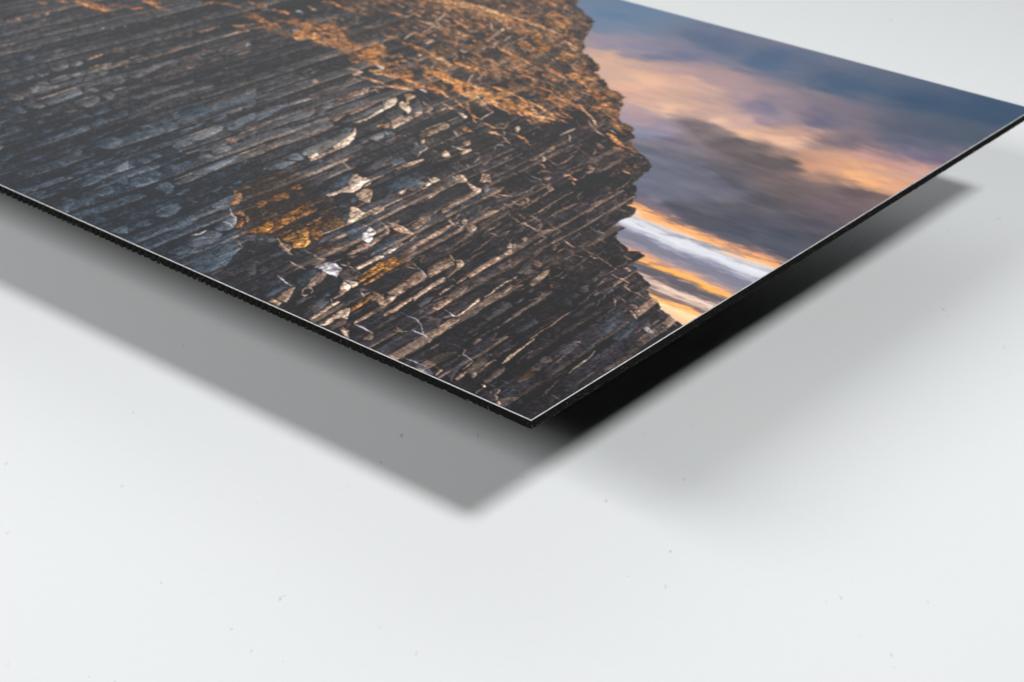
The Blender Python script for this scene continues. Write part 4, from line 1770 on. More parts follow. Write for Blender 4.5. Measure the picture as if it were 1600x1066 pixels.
RES = 0.00025                                    # one canvas pixel is a quarter of a millimetre
def paint_print():
    rng = np.random.default_rng(11)
    NU, NV = int(PRINT_L / RES) + 1, int(PRINT_W / RES) + 1
    sh = (NV, NU)
    ug, vg = np.meshgrid(np.arange(NU) * RES, np.arange(NV) * RES)
    PX, PY = uv2px(ug, vg); PX = PX.astype(np.float32); PY = PY.astype(np.float32)
    f1 = noise(rng, sh, 3, 3, 2); f2 = noise(rng, sh, 10, 10, 3); f3 = noise(rng, sh, 40, 40, 4)
    col = noise(rng, sh, 60, 5, 3)               # streaks up the columns
    fib = noise(rng, sh, 2.2, 9, 2)              # grass fibres along the ledges
    hsh = rng.uniform(0, 1, 4096)
    cc = 0.113 + (ug - 0.113) * np.exp(0.75 * (vg - 0.06)) + noise(rng, sh, 90, 120, 2) * 0.0007   # which column a point lies on
    tab = noise(rng, (700, 2600), 10, 2.6, 3)
    scol = samp(tab, np.clip(vg / 0.00045, 0, 698), np.clip((cc + 0.06) / 0.00022, 0, 2598)).astype(np.float32)
    wx = noise(rng, sh, 10, 10, 3); wy = noise(rng, sh, 10, 10, 3)
    def topx(u): return u / RES
    # ---- sky: colours read off at points, blended along the cloud bands
    S = np.array([list(map(float, l.split())) for l in SKY.strip().splitlines()])
    su, sv = px2uv(S[:, 0], S[:, 1])
    gl_ = S[:, 2:5].mean(1, keepdims=True); gk = np.clip((135 - gl_) / 30, 0, 1) * np.clip((S[:, 1:2] - 180) / 40, 0, 1) * 0.4
    S[:, 2:5] = S[:, 2:5] * (1 - gk) + gl_ * gk
    bl_ = np.clip((S[:, 4:5] - S[:, 2:3] - 15) / 30, 0, 1); S[:, 2:5] += bl_ * np.array([2.0, 0.0, -7.0])
    S[:, 2:5] *= 1 - 0.09 * ((gl_ < 135) & (S[:, 1:2] > 192)); pk = (S[:, 2:3] > 185) * 0.03; S[:, 2:5] *= 1 + pk
    st = 3
    swx = noise(rng, sh, 110, 200, 5) * 0.010; swy = noise(rng, sh, 70, 150, 6, 0.6) * 0.0058
    swx += noise(rng, sh, 18, 34, 3) * 0.003; swy += noise(rng, sh, 16, 34, 3) * 0.0028
    cu = ug[::st, ::st] + swx[::st, ::st]; cv = vg[::st, ::st] + swy[::st, ::st] + 0.1 * cu * 0
    acc = np.zeros(cu.shape + (3,)); wt = np.zeros(cu.shape)
    for i in range(len(S)):
        r2 = ((cu - su[i]) / 1.35) ** 2 + (cv - sv[i]) ** 2
        w = 1.0 / (r2 + 1.2e-5) ** 1.6
        acc += w[..., None] * S[i, 2:5]; wt += w
    sky = acc / wt[..., None]
    sky = np.stack([up2(sky[..., k], sh) for k in range(3)], -1)
    wisp = noise(rng, sh, 16, 48, 4) * 0.6 + noise(rng, sh, 45, 110, 5, 0.6)
    wisp2 = noise(rng, sh, 8, 34, 4, 0.6)
    cloudy = np.clip((PY - 60 - 0.28 * (PX - 950)) / 60, 0, 1)
    sky += ((wisp * (1.5 + 5.0 * cloudy) + wisp2 * (0.6 + 3.0 * cloudy)))[..., None] * np.array([1.15, 1.0, 0.92], np.float32)
    # the lit bands low in the sky: one colour profile across the bands, teased out along them
    Bd = np.array([list(map(float, l.split())) for l in BANDS.strip().splitlines()])
    tx = (PX - 920) / 0.2; ty = (PY - 280) / 0.2
    fine = noise(rng, sh, 5, 24, 4, 0.65); broad = noise(rng, sh, 20, 75, 4, 0.6)
    q = ty - 0.4 * tx - 16 * np.sin(np.pi * np.clip((tx - 390) / 1080, 0, 1)) + 25 * broad + 21 * fine
    low_ = np.stack([np.interp(q, Bd[:, 0], Bd[:, k]) for k in (1, 2, 3)], -1) * (1 + 0.035 * fine)[..., None]
    mk = np.clip((q + 40) / 90, 0, 1)[..., None]; mk = mk * mk * (3 - 2 * mk)
    sky = sky * (1 - mk) + low_ * mk
    img = sky.astype(np.float32)
    amask = np.zeros(sh, np.float32)
    def fill(polypx, rgb, alpha, soft, rag, grain, mode, dim=False, gold=False):
        P = np.asarray(polypx, float)
        u, v = px2uv(P[:, 0], P[:, 1]); poly = np.stack([u / RES, v / RES], 1)
        m = 6 + rag * 2 + soft * 2
        x0 = int(max(0, poly[:, 0].min() - m)); x1 = int(min(NU, poly[:, 0].max() + m + 2))
        y0 = int(max(0, poly[:, 1].min() - m)); y1 = int(min(NV, poly[:, 1].max() + m + 2))
        if x1 - x0 < 2 or y1 - y0 < 2: return
        sl = (slice(y0, y1), slice(x0, x1))
        X, Y = np.meshgrid(np.arange(x0, x1, dtype=np.float32), np.arange(y0, y1, dtype=np.float32))
        d = sdf(poly, X + rag * wx[sl], Y + (5.0 * wisp2[sl] if mode == 'sky' else rag * wy[sl]))
        a = np.clip(0.5 - d / (2 * soft), 0, 1); a = a * a * (3 - 2 * a)
        c = np.array(rgb, np.float32)
        if mode == 'sky':
            a = a * np.clip(0.95 + 0.3 * wisp[sl] + 0.3 * wisp2[sl], 0, 1); g = 1 + 0.05 * wisp2[sl]
        else:
            g = 1 + grain * (0.45 if dim else 1.0) * (0.8 * f1[sl] + 0.4 * f2[sl] + 0.25 * scol[sl])
            if mode == 'rock':
                gx = np.gradient(d, axis=1) if d.shape[1] > 2 else np.zeros_like(d)
                rim = np.exp(-(d / 2.6) ** 2) * gx
                hx = max(np.ptp(poly[:, 0]) * 0.5, 3); hy = max(np.ptp(poly[:, 1]) * 0.5, 3)
                g = g * (1 - 0.26 * np.clip((X - poly[:, 0].mean()) / hx, -1, 1) + 0.12 * np.clip((Y - poly[:, 1].mean()) / hy, -1, 1)) * (1 + 0.16 * scol[sl])   # each face turns away from the low sun
                g = g * (1 - 0.20 * rim)
                if dim: a = np.clip(0.5 - (d + 0.4) / 3.0, 0, 1) * np.clip(0.74 + 0.45 * f3[sl] + 0.15 * f2[sl], 0.25, 1)
                elif gold: a = a * np.clip(0.82 + 0.25 * f2[sl] + 0.25 * f1[sl] + 0.4 * f3[sl], 0.25, 1)
                else: a = a * np.clip(0.97 + 0.22 * scol[sl] + 0.35 * f2[sl], 0.4, 1)
                sh_ = np.clip(1 - np.maximum(d, 0) / 5, 0, 1) * np.clip(gx, 0, 1) * (d > 0) * 0.16 * alpha
                img[sl] *= (1 - sh_)[..., None]
            elif mode == 'grass':
                a = a * np.clip(0.80 + 0.55 * fib[sl] + 0.35 * f1[sl], 0.15, 1)
                g = g * (1 + 0.22 * fib[sl])
            elif mode == 'ledge':
                a = a * np.clip(0.45 + 1.3 * gl[sl] + 0.35 * fib[sl] + 0.3 * f3[sl], 0, 1)
                g = g * (1 + 0.15 * fib[sl])
            elif mode == 'edge':
                a = a * np.clip(1.0 + 0.3 * f1[sl] + 0.3 * f2[sl], 0.4, 1)
        a = (a * alpha)[..., None]
        img[sl] = img[sl] * (1 - a) + (c * g[..., None]) * a
        return sl
    for l in STRIPES.strip().splitlines():
        f = l.split(); r, g, b, al = map(float, f[0].split(',')); w = float(f[1])
        pts = [(920 + float(f[i]) * 0.2, 280 + float(f[i + 1]) * 0.2) for i in range(2, len(f), 2)]
        fill(ribbon(pts, w * 1.0, 0.3), (r, g, b), al / 10, 2 + w * 0.5, 1.0, 0.10, 'sky')
    # ---- the cliff
    sil = np.array(list(map(float, SIL.split()))).reshape(-1, 2)
    outline = np.concatenate([[(-2600, -620), (300, -620), (700, -260), (860, -90), (880, -30)], sil, [(1067, 508), (1075, 540), (832, 700), (-2600, 700)]])
    u, v = px2uv(np.clip(outline[:, 0], -900, 1e9), np.clip(outline[:, 1], -330, 1e9))
    # work in uv with far corners placed directly
    us, vs = px2uv(sil[:, 0], sil[:, 1])
    cl = np.concatenate([[(0.6, 0.36), (us[0] + 0.03, 0.36), (us[0] + 0.012, 0.305), (us[0] + 0.004, vs[0] + 0.004)], np.stack([us, vs], 1), [(-0.02, vs[-1] - 0.01), (-0.02, -0.02), (0.6, -0.02)]]) / RES
    Xg, Yg = np.meshgrid(np.arange(NU, dtype=np.float32), np.arange(NV, dtype=np.float32))
    d = np.empty(sh, np.float32); near = us.max() / RES + 40
    nn = int(near)
    d[:, nn:] = -30
    d[:, :nn] = sdf(cl, Xg[:, :nn] + 2.2 * wx[:, :nn], Yg[:, :nn] + 2.2 * wy[:, :nn])
    cm = np.clip(0.5 - d / 1.6, 0, 1)
    sky_only = img.copy()
    # dark rock: columns, their joints and streaks, and the broken grassy top
    fl = np.interp(PY, [-400, 0, 260, 520, 660], [82, 72, 62, 56, 52]).astype(np.float32)
    tone = np.stack([fl, fl * 0.985, fl * 1.0], -1)
    left = np.clip((620 - PX) / 500, 0, 1); low = np.clip((PY - 60) / 200, 0, 1)
    hue_b = np.stack([13 + 0 * left, 17 + 0 * left, 21 + 0 * left], -1); hue_n = np.stack([25 + 0 * left, 19 + 0 * left, 16 + 0 * left], -1)
    hb = np.clip(left * low * 1.2 + 0.35 * f3, 0, 1)[..., None]
    hue = hue_b * hb + hue_n * (1 - hb)
    vtop = vg - (0.150 + 0.25 * np.clip(ug - 0.06, 0, 0.25)) + 0.02 * f3
    chaos = np.clip(vtop / 0.03, 0, 1)
    fillz = np.clip((600 - PX) / 260, 0, 1) * np.clip((420 - PY - 0.25 * PX) / 140, 0, 1) * 0.75
    calm = 0.38 + 0.5 * np.clip((330 - PY) / 200, 0, 1) + 0.5 * np.clip(-PX / 150, 0, 1)
    def zone(xc, yc, sx, sy): return np.exp(-((PX - xc) / sx) ** 2 - ((PY - yc) / sy) ** 2)
    ws = [zone(120, 300, 240, 130), zone(150, 90, 330, 130), zone(540, 230, 190, 110), zone(520, 420, 170, 110) * 0.8, zone(820, 470, 260, 190), zone(880, 600, 120, 75) * 1.6]
    fr_c = [(61, 69, 79), (80, 81, 84), (84, 82, 84), (64, 63, 67), (61, 58, 62), (54, 52, 55)]; li_c = [(86, 99, 112), (112, 104, 100), (160, 137, 121), (150, 127, 112), (138, 115, 101), (66, 62, 63)]
    wsum = sum(ws) + 1e-4
    front = sum(w_[..., None] * np.array(c, np.float32) for w_, c in zip(ws, fr_c)) + 1e-4 * np.array((84, 82, 84), np.float32)
    litc = sum(w_[..., None] * np.array(c, np.float32) for w_, c in zip(ws, li_c)) + 1e-4 * np.array((106, 98, 95), np.float32)
    front /= wsum[..., None]; litc /= wsum[..., None]
    gapc = np.stack([fl * 0.93, fl * 0.915, fl * 0.94], -1)
    short = np.clip(ws[0] * 1.3, 0, 1)
    wid = rng.uniform(0.0038, 0.0092, 140); wid[10:30] *= 1.35; bd = np.concatenate([[0], np.cumsum(wid)]) - 0.12
    cell = np.clip(np.searchsorted(bd, cc.ravel()).reshape(sh) - 1, 0, 139); wdt = wid[cell]; fr = (cc - bd[cell]) / wdt
    h1 = hsh[cell * 3 % 4096]; h2 = hsh[(cell * 7 + 131) % 4096]
    sl_len = (0.026 + 0.05 * h2) * (1 - 0.65 * short)
    kink = 0.0018 * np.sin(fr * 9 + h1 * 6) + 0.0005 * f2
    seg = (vg + h1 * 0.09 + kink) / sl_len; sc = np.floor(seg).astype(int); sf = (seg - sc) * sl_len   # metres along the piece
    h3 = hsh[(cell * 31 + sc * 57) % 4096]; h4 = hsh[(cell * 13 + sc * 91 + 7) % 4096]; h5 = hsh[(cell * 71 + sc * 17 + 5) % 4096]
    e1 = 0.10 + 0.30 * h4; e2 = 0.74 + 0.16 * h5                       # facet edges across the column
    soft_ = 0.00028 / wdt
    st_ = lambda x, e: np.clip((x - e) / soft_ + 0.5, 0, 1)
    m_gap = 1 - st_(fr, 0.05) * (1 - st_(fr, e2)); m_lit = st_(fr, 0.05) * (1 - st_(fr, e1)) * np.clip(h3 * 2.2 - 0.55, 0, 1)
    bright = 0.80 + 0.42 * h3
    tex = 1 + 0.07 * f1 + 0.04 * f2 + 0.07 * scol
    rock = front * (bright * tex)[..., None]
    rock = rock * (1 - m_lit[..., None]) + litc * ((0.85 + 0.3 * h5) * (tex + 0.06 * f1))[..., None] * m_lit[..., None]
    rock = rock * (1 - m_gap[..., None]) + gapc * m_gap[..., None]
    rim = np.exp(-((fr - e1) / (0.6 * soft_ + 1e-6)) ** 2) * np.clip(h4 * 2 - 1.0, 0, 1) * np.clip(0.5 + f2 + f3, 0, 1)
    rock += rim[..., None] * (litc - front) * 0.9
    joint = np.clip(1 - sf / 0.00055, 0, 1) * (1 - m_gap)
    rock = rock * (1 - joint[..., None]) + gapc * joint[..., None]
    cap = np.clip(1 - np.abs(sl_len - sf - 0.0012) / 0.0012, 0, 1) * (1 - m_gap) * np.clip(h5 * 2.4 - 1.2, 0, 1)   # pale broken ends
    rock += cap[..., None] * (litc - front) * 1.2
    shade = np.clip(0.68 + 0.45 * f3 + 0.4 * noise(rng, sh, 110, 110, 2), 0.0, 1)[..., None]                        # parts of the wall lie in shadow
    rock = gapc + (rock - gapc) * (0.40 + 0.60 * shade)
    tone = rock * (1 - 0.72 * chaos[..., None]) + gapc * (0.72 * chaos[..., None])
    # ledges: grass slivers, tan rock rims and dark hollows
    lx = ug * 0.86 + vg * 0.5 + 0.004 * f2; ly = -ug * 0.5 + vg * 0.86 + 0.004 * f3
    n_l = noise(rng, (900, 900), 5, 20, 4); n_m = noise(rng, (900, 900), 16, 24, 3)
    gl = samp(n_l, (ly / 0.0005 + 500) % 880, (lx / 0.0005) % 880)
    gm = samp(n_m, (ly / 0.00035 + 400) % 880, (lx / 0.00035 + 77) % 880)
    warm = 0.75 + 0.6 * zone(720, 110, 230, 90)
    gw = np.clip((720 - PX) / 900 + 0.5, 0.2, 1)
    tone += (np.clip((gl + 0.12) * 1.8, 0, 1) * chaos * warm * np.clip(0.8 + 0.5 * fib, 0, 1.6))[..., None] * np.array([66, 34, 10], np.float32)
    ridge = np.clip(1 - np.abs(gm) * 5, 0, 1) ** 1.5
    right = np.clip((PX - 480) / 200, 0, 1) * np.clip((540 - PY) / 120, 0, 1)
    tone += (ridge * np.clip(0.5 + f3 + 0.5 * f2, 0, 1) * np.maximum(chaos * 0.85, right * 0.35))[..., None] * np.array([62, 44, 30], np.float32)
    tone += (np.clip(gm * 1.6, 0, 1) * np.maximum(chaos, 0.3 * right))[..., None] * np.array([30, 19, 10], np.float32)
    tone -= (np.clip(-gm * 1.4, 0, 1) * np.maximum(chaos, 0.6 * right) * 10)[..., None]
    tone *= (1 + 0.06 * f1 + 0.06 * f2)[..., None]
    img = img * (1 - cm[..., None]) + tone * cm[..., None]
    # ---- everything traced: faces first where they are dark, then in order
    def slope(x): return -(0.26 + 0.00005 * max(x, 0) + 0.00000046 * max(x, 0) ** 2)
    cmi = d < -3
    def scatter(n, keys, xr, yr, along, lmin, lmax, wmin, wmax, al, test, bend=0.35):
        done = 0
        for _ in range(n * 4):
            if done >= n: break
            x = rng.uniform(*xr); y = rng.uniform(*yr)
            u, v = px2uv(x, y); i, j = int(v / RES), int(u / RES)
            if not (0 <= i < NV and 0 <= j < NU) or not cmi[i, j] or rng.uniform() > test(x, y, i, j): continue
            L = rng.uniform(lmin, lmax); m = along(x, y) + rng.uniform(-0.12, 0.12)
            tx, ty = 1 / np.hypot(1, m), m / np.hypot(1, m); b = rng.uniform(-bend, bend) * L
            p = [(x - tx * L / 2, y - ty * L / 2), (x + rng.uniform(-.2, .2) * L * tx - ty * b * .4, y + ty * rng.uniform(-.2, .2) * L + tx * b * .4), (x + tx * L / 2 - ty * b * rng.uniform(-.4, 1), y + ty * L / 2 + tx * b * .4)]
            k = keys[rng.integers(len(keys))]
            c = np.array(PAL[k], float) * (1 + rng.uniform(-0.1, 0.1))
            if k in 'kK': c = np.array([1, 0.98, 1.0]) * np.interp(y, [0, 260, 520, 660], [72, 61, 55, 52])
            fill(ribbon(p, rng.uniform(wmin, wmax)), c, al * rng.uniform(0.6, 1), 1.2, 1.3, 0.2, 'grass' if k in 'oOme' else 'edge')
            done += 1
    # broad sunlit ledges and the ochre recess lie under the finer strokes
    for pts_, w_, c_, a_ in (([(380, 20), (450, 38), (540, 62), (600, 95), (660, 120), (740, 148), (860, 190)], 30, (176, 116, 72), 0.6),
                             ([(560, 70), (640, 105), (720, 135), (800, 160), (870, 188)], 22, (206, 142, 88), 0.55),
                             ([(600, -10), (680, 4), (760, 22), (840, 52), (900, 90)], 16, (200, 138, 88), 0.5),
                             ([(640, 80), (720, 100), (800, 120), (880, 150), (950, 190)], 22, (150, 104, 70), 0.5),
                             ([(800, 30), (860, 70), (920, 110), (960, 170), (990, 235)], 26, (150, 102, 66), 0.5),
                             ([(90, -10), (150, 8), (175, 20)], 9, (170, 114, 76), 0.6), ([(400, 36), (440, 44), (500, 62)], 16, (176, 118, 74), 0.55)):
        fill(ribbon(pts_, w_ * 1.15, 0.2), np.array(c_) * 1.1, a_ * 1.15, 12, 12, 0.3, 'ledge')
    fill([(372, 300), (392, 282), (430, 268), (500, 280), (528, 310), (520, 345), (488, 384), (450, 390), (410, 372), (378, 362)], (68, 60, 55), 0.7, 6, 4, 0.2, 'dark')
    ch = lambda x, y, i, j: chaos[i, j]
    rt_ = lambda x, y, i, j: right[i, j]
    cl_ = lambda x, y, i, j: 1 - chaos[i, j]
    grassdir = lambda x, y: 0.36 + 0.0001 * x
    rockdir = lambda x, y: slope(x)
    scatter(260, 'kK', (380, 1010), (-40, 330), rockdir, 10, 34, 3, 9, 0.8, ch)
    scatter(520, 'nmNrm', (150, 1000), (-60, 300), grassdir, 6, 22, 1.2, 2.6, 0.75, ch)
    scatter(620, 'omem', (200, 1000), (-60, 270), grassdir, 6, 22, 1.0, 2.6, 0.8, ch)
    scatter(160, 'oOe', (520, 900), (20, 200), grassdir, 10, 30, 1.4, 3.2, 0.75, ch)
    scatter(320, 'nNns', (560, 1000), (0, 330), rockdir, 6, 18, 1.2, 2.6, 0.7, ch)
    scatter(130, 'kkk', (640, 1040), (220, 520), rockdir, 14, 40, 3, 8, 0.8, rt_)
    scatter(210, 'nnNsr', (600, 1040), (210, 500), rockdir, 10, 34, 1.0, 2.2, 0.7, rt_)
    scatter(110, 'nNn', (660, 1040), (210, 490), lambda x, y: 0.55, 5, 14, 1.0, 1.9, 0.7, rt_)
    scatter(90, 'nNt', (520, 1000), (300, 640), rockdir, 16, 60, 0.8, 1.6, 0.6, cl_, 0.1)
    scatter(120, 'kK', (-200, 700), (20, 520), rockdir, 20, 70, 1.0, 2.2, 0.6, cl_, 0.08)
    scatter(160, 'kK', (-200, 560), (20, 480), lambda x, y: 0.75, 6, 12, 1.0, 1.8, 0.7, cl_, 0.2)
    items = []
    ox = oy = 0
    for l in TRACE.strip().splitlines():
        f = l.split()
        if not f: continue
        if f[0][0] == '@': ox, oy = float(f[0][1:]), float(f[1]); continue
        key = f[1][0]; al = (float(f[1][1:]) if len(f[1]) > 1 else 10) / 10
        k = 3 if f[0] == 'L' else 2
        pts = [(ox + float(f[i]) * 1.25, oy + float(f[i + 1]) * 1.25) for i in range(k, len(f) - 1, 2)]
        a = np.array(pts); area = np.ptp(a[:, 0]) * np.ptp(a[:, 1])
        big = f[0] == 'P' and key in 'kK' and area > 150
        items.append((0 if big else 1, f[0], key, al, float(f[2]) if k == 3 else 0, pts))
    items.sort(key=lambda t: t[0])
    for pr, kind, key, al, w, pts in items:
        base = np.array(PAL[key], float)
        if key in 'kK':
            m = np.mean([p[1] for p in pts]); base = np.array([1, 0.98, 1.0]) * np.interp(m, [0, 260, 520, 660], [75, 64, 58, 54])
        jit = rng.uniform(-1, 1, 3) * 0.012 + rng.uniform(-1, 1) * 0.06
        base = base * (1 + jit)
        if kind == 'L':
            gr = key in 'oOme'
            fill(ribbon(pts, w * (1.35 if gr else 1.05) + 0.4), base, al, 1.5 if gr else 1.1, 1.7 if gr else 1.0, 0.22, 'grass' if gr else ('dark' if key in 'kK' else 'edge'))
        else:
            fill(pts, base, al * (0.8 if pr == 0 else 1), 2.2 if pr == 0 else (1.2 if key not in 'wT' else 0.9), 0.7, 0.05 if pr == 0 else 0.34,
                 'dark' if key in 'kK' else ('grass' if key in 'oOe' else 'rock'), key in 'bcsgnrBG', key in 'yRa')
    img = np.where((d > 1.6)[..., None], sky_only, img)      # strokes stop at the cliff's outline
    # a little pigment grain everywhere on the rock
    img = img * (1 + cm * (0.035 * f1 + 0.03 * noise(rng, sh, 1.5, 1.5, 1)))[..., None]
    return img, (PX, PY)

# ---------------------------------------------------------------- helpers
def link(o): scene.collection.objects.link(o); return o
def mesh_obj(name, verts, faces, mat, parent=None, smooth=False):
    me = bpy.data.meshes.new(name); me.from_pydata([tuple(map(float, v)) for v in verts], [], [tuple(map(int, f)) for f in faces]); me.update()
    if smooth:
        for p in me.polygons: p.use_smooth = True
    o = link(bpy.data.objects.new(name, me)); o.data.materials.append(mat)
    if parent: o.parent = parent
    return o
def mat_new(name):
    m = bpy.data.materials.new(name); m.use_nodes = True; nt = m.node_tree
    return m, nt, nt.nodes['Principled BSDF']
def node(nt, t, **kw):
    n = nt.nodes.new(t)
    for k, v in kw.items():
        if k in n.inputs: n.inputs[k].default_value = v
        else: setattr(n, k, v)
    return n
# ---------------------------------------------------------------- materials
def mat_table():
    m, nt, bs = mat_new('white_lacquer'); L = nt.links.new
    tc = node(nt, 'ShaderNodeTexCoord')
    def dots(scale, thr, seed, stretch=(1, 1, 1)):
        mp = node(nt, 'ShaderNodeMapping'); mp.inputs['Scale'].default_value = stretch; mp.inputs['Location'].default_value = (seed, seed * .37, 0)
        nz = node(nt, 'ShaderNodeTexNoise'); nz.inputs['Scale'].default_value = scale * 1.6; nz.inputs['Detail'].default_value = 3
        ad = node(nt, 'ShaderNodeMixRGB'); ad.blend_type = 'ADD'; ad.inputs[0].default_value = 0.35 / scale
        L(tc.outputs['Object'], nz.inputs['Vector']); L(tc.outputs['Object'], ad.inputs[1]); L(nz.outputs['Color'], ad.inputs[2])
        L(ad.outputs[0], mp.inputs['Vector'])
        v = node(nt, 'ShaderNodeTexVoronoi'); v.inputs['Scale'].default_value = scale; v.inputs['Randomness'].default_value = 1
        L(mp.outputs[0], v.inputs['Vector'])
        # only some cells carry a speck, each of its own size
        sep = node(nt, 'ShaderNodeSeparateColor'); L(v.outputs['Color'], sep.inputs[0])
        r = node(nt, 'ShaderNodeMapRange'); r.inputs['From Min'].default_value = 0.5; r.inputs['From Max'].default_value = 1.0; r.inputs['To Min'].default_value = 0.0; r.inputs['To Max'].default_value = thr
        L(sep.outputs[0], r.inputs['Value'])
        c = node(nt, 'ShaderNodeMath', operation='SUBTRACT'); L(r.outputs[0], c.inputs[0]); L(v.outputs['Distance'], c.inputs[1])
        s = node(nt, 'ShaderNodeMapRange'); s.inputs['From Min'].default_value = 0.0; s.inputs['From Max'].default_value = thr * 0.45; L(c.outputs[0], s.inputs['Value'])
        mu = node(nt, 'ShaderNodeMath', operation='MULTIPLY'); L(s.outputs[0], mu.inputs[0]); L(sep.outputs[1], mu.inputs[1])
        return mu.outputs[0]
    d1 = dots(150, 0.11, 3.1); d2 = dots(210, 0.14, 8.7, (1, 0.4, 1)); d3 = dots(70, 0.075, 1.3, (0.45, 1, 1))
    a1 = node(nt, 'ShaderNodeMath', operation='ADD'); L(d1, a1.inputs[0]); L(d2, a1.inputs[1])
    a2 = node(nt, 'ShaderNodeMath', operation='ADD'); L(a1.outputs[0], a2.inputs[0]); L(d3, a2.inputs[1])
    cn = node(nt, 'ShaderNodeTexNoise'); cn.inputs['Scale'].default_value = 14; cn.inputs['Detail'].default_value = 2; L(tc.outputs['Object'], cn.inputs['Vector'])
    cm_ = node(nt, 'ShaderNodeMapRange'); cm_.inputs['From Min'].default_value = 0.34; cm_.inputs['From Max'].default_value = 0.68; cm_.inputs['To Min'].default_value = 0.12; cm_.inputs['To Max'].default_value = 0.62; L(cn.outputs[0], cm_.inputs['Value'])
    k = node(nt, 'ShaderNodeMath', operation='MULTIPLY'); k.use_clamp = True; L(a2.outputs[0], k.inputs[0]); L(cm_.outputs[0], k.inputs[1])   # dust gathers in drifts
    n1 = node(nt, 'ShaderNodeTexNoise'); n1.inputs['Scale'].default_value = 9; n1.inputs['Detail'].default_value = 5; L(tc.outputs['Object'], n1.inputs['Vector'])
    base = node(nt, 'ShaderNodeMixRGB'); base.inputs[1].default_value = (0.757, 0.778, 0.786, 1); base.inputs[2].default_value = (0.776, 0.788, 0.792, 1); L(n1.outputs[0], base.inputs[0])
    mx = node(nt, 'ShaderNodeMixRGB'); mx.inputs[2].default_value = (0.34, 0.33, 0.32, 1); L(k.outputs[0], mx.inputs[0]); L(base.outputs[0], mx.inputs[1])
    n2 = node(nt, 'ShaderNodeTexNoise'); n2.inputs['Scale'].default_value = 260; n2.inputs['Detail'].default_value = 8; n2.inputs['Roughness'].default_value = 0.75; L(tc.outputs['Object'], n2.inputs['Vector'])
    r2 = node(nt, 'ShaderNodeMapRange'); r2.inputs['From Min'].default_value = 0.3; r2.inputs['From Max'].default_value = 0.7; r2.inputs['To Min'].default_value = 0.988; r2.inputs['To Max'].default_value = 1.006; L(n2.outputs[0], r2.inputs['Value'])
    vm = node(nt, 'ShaderNodeVectorMath', operation='SCALE'); L(mx.outputs[0], vm.inputs[0]); L(r2.outputs[0], vm.inputs['Scale'])   # fine tooth of the lacquer
    L(vm.outputs[0], bs.inputs['Base Color'])
    bs.inputs['Roughness'].default_value = 0.45; bs.inputs['Specular IOR Level'].default_value = 0.15
    bp = node(nt, 'ShaderNodeBump'); bp.inputs['Strength'].default_value = 0.15; bp.inputs['Distance'].default_value = 0.0002; L(k.outputs[0], bp.inputs['Height']); L(bp.outputs[0], bs.inputs['Normal'])
    return m
def mat_print():
    m, nt, bs = mat_new('printed_ink'); L = nt.links.new
    at = node(nt, 'ShaderNodeVertexColor'); at.layer_name = 'ink'
    L(at.outputs[0], bs.inputs['Base Color'])
    bs.inputs['Roughness'].default_value = 0.42; bs.inputs['Specular IOR Level'].default_value = 0.062
    return m
def mat_plain(name, col, rough, spec=0.5, metal=0.0, nscale=None, namp=0.0):
    m, nt, bs = mat_new(name); L = nt.links.new
    bs.inputs['Roughness'].default_value = rough; bs.inputs['Specular IOR Level'].default_value = spec; bs.inputs['Metallic'].default_value = metal
    tc = node(nt, 'ShaderNodeTexCoord'); nz = node(nt, 'ShaderNodeTexNoise'); nz.inputs['Scale'].default_value = nscale or 200; nz.inputs['Detail'].default_value = 6
    L(tc.outputs['Object'], nz.inputs['Vector'])
    mx = node(nt, 'ShaderNodeMixRGB'); mx.inputs[1].default_value = (*[c * (1 - namp) for c in col], 1); mx.inputs[2].default_value = (*[min(1, c * (1 + namp)) for c in col], 1)
    L(nz.outputs[0], mx.inputs[0]); L(mx.outputs[0], bs.inputs['Base Color'])
    return m
M_TABLE = mat_table(); M_PRINT = mat_print()
M_EDGE = mat_plain('cut_aluminium', (0.62, 0.62, 0.62), 0.45, 0.5, 0.0, 420, 0.38)
M_CORE = mat_plain('black_polyethylene', (0.0055, 0.0052, 0.0048), 0.7, 0.06, 0, 1500, 0.7)
M_BACK = mat_plain('grey_back_coating', (0.012, 0.012, 0.012), 0.7, 0.1, 0, 300, 0.1)
M_RAIL = mat_plain('anodised_rail', (0.35, 0.35, 0.36), 0.4, 0.5, 0.8, 500, 0.05)
M_BURR = mat_plain('plastic_burr', (0.3, 0.28, 0.25), 0.5, 0.5, 0, 2500, 0.8)
# ---------------------------------------------------------------- the setting
tb = mesh_obj('tabletop', [(-2, -1.2, 0), (2, -1.2, 0), (2, 2.8, 0), (-2, 2.8, 0)], [(0, 1, 2, 3)], M_TABLE)
tb['kind'] = 'structure'
# ---------------------------------------------------------------- the panel (local x = u along near edge, y = v along right edge)
root = link(bpy.data.objects.new('photo_print_panel', None))
root.location = (float(_p0[0]), float(_p0[1]), 0); root.empty_display_size = 0.05
root['label'] = 'black-cored panel print of a basalt cliff at sunset, floating above the white tabletop'
root['category'] = 'photo print'
def W(u, v, z):                                   # panel coordinates -> local to the root
    return (u * EU[0] + v * EV[0], u * EU[1] + v * EV[1], z)
SKIN = 0.0003
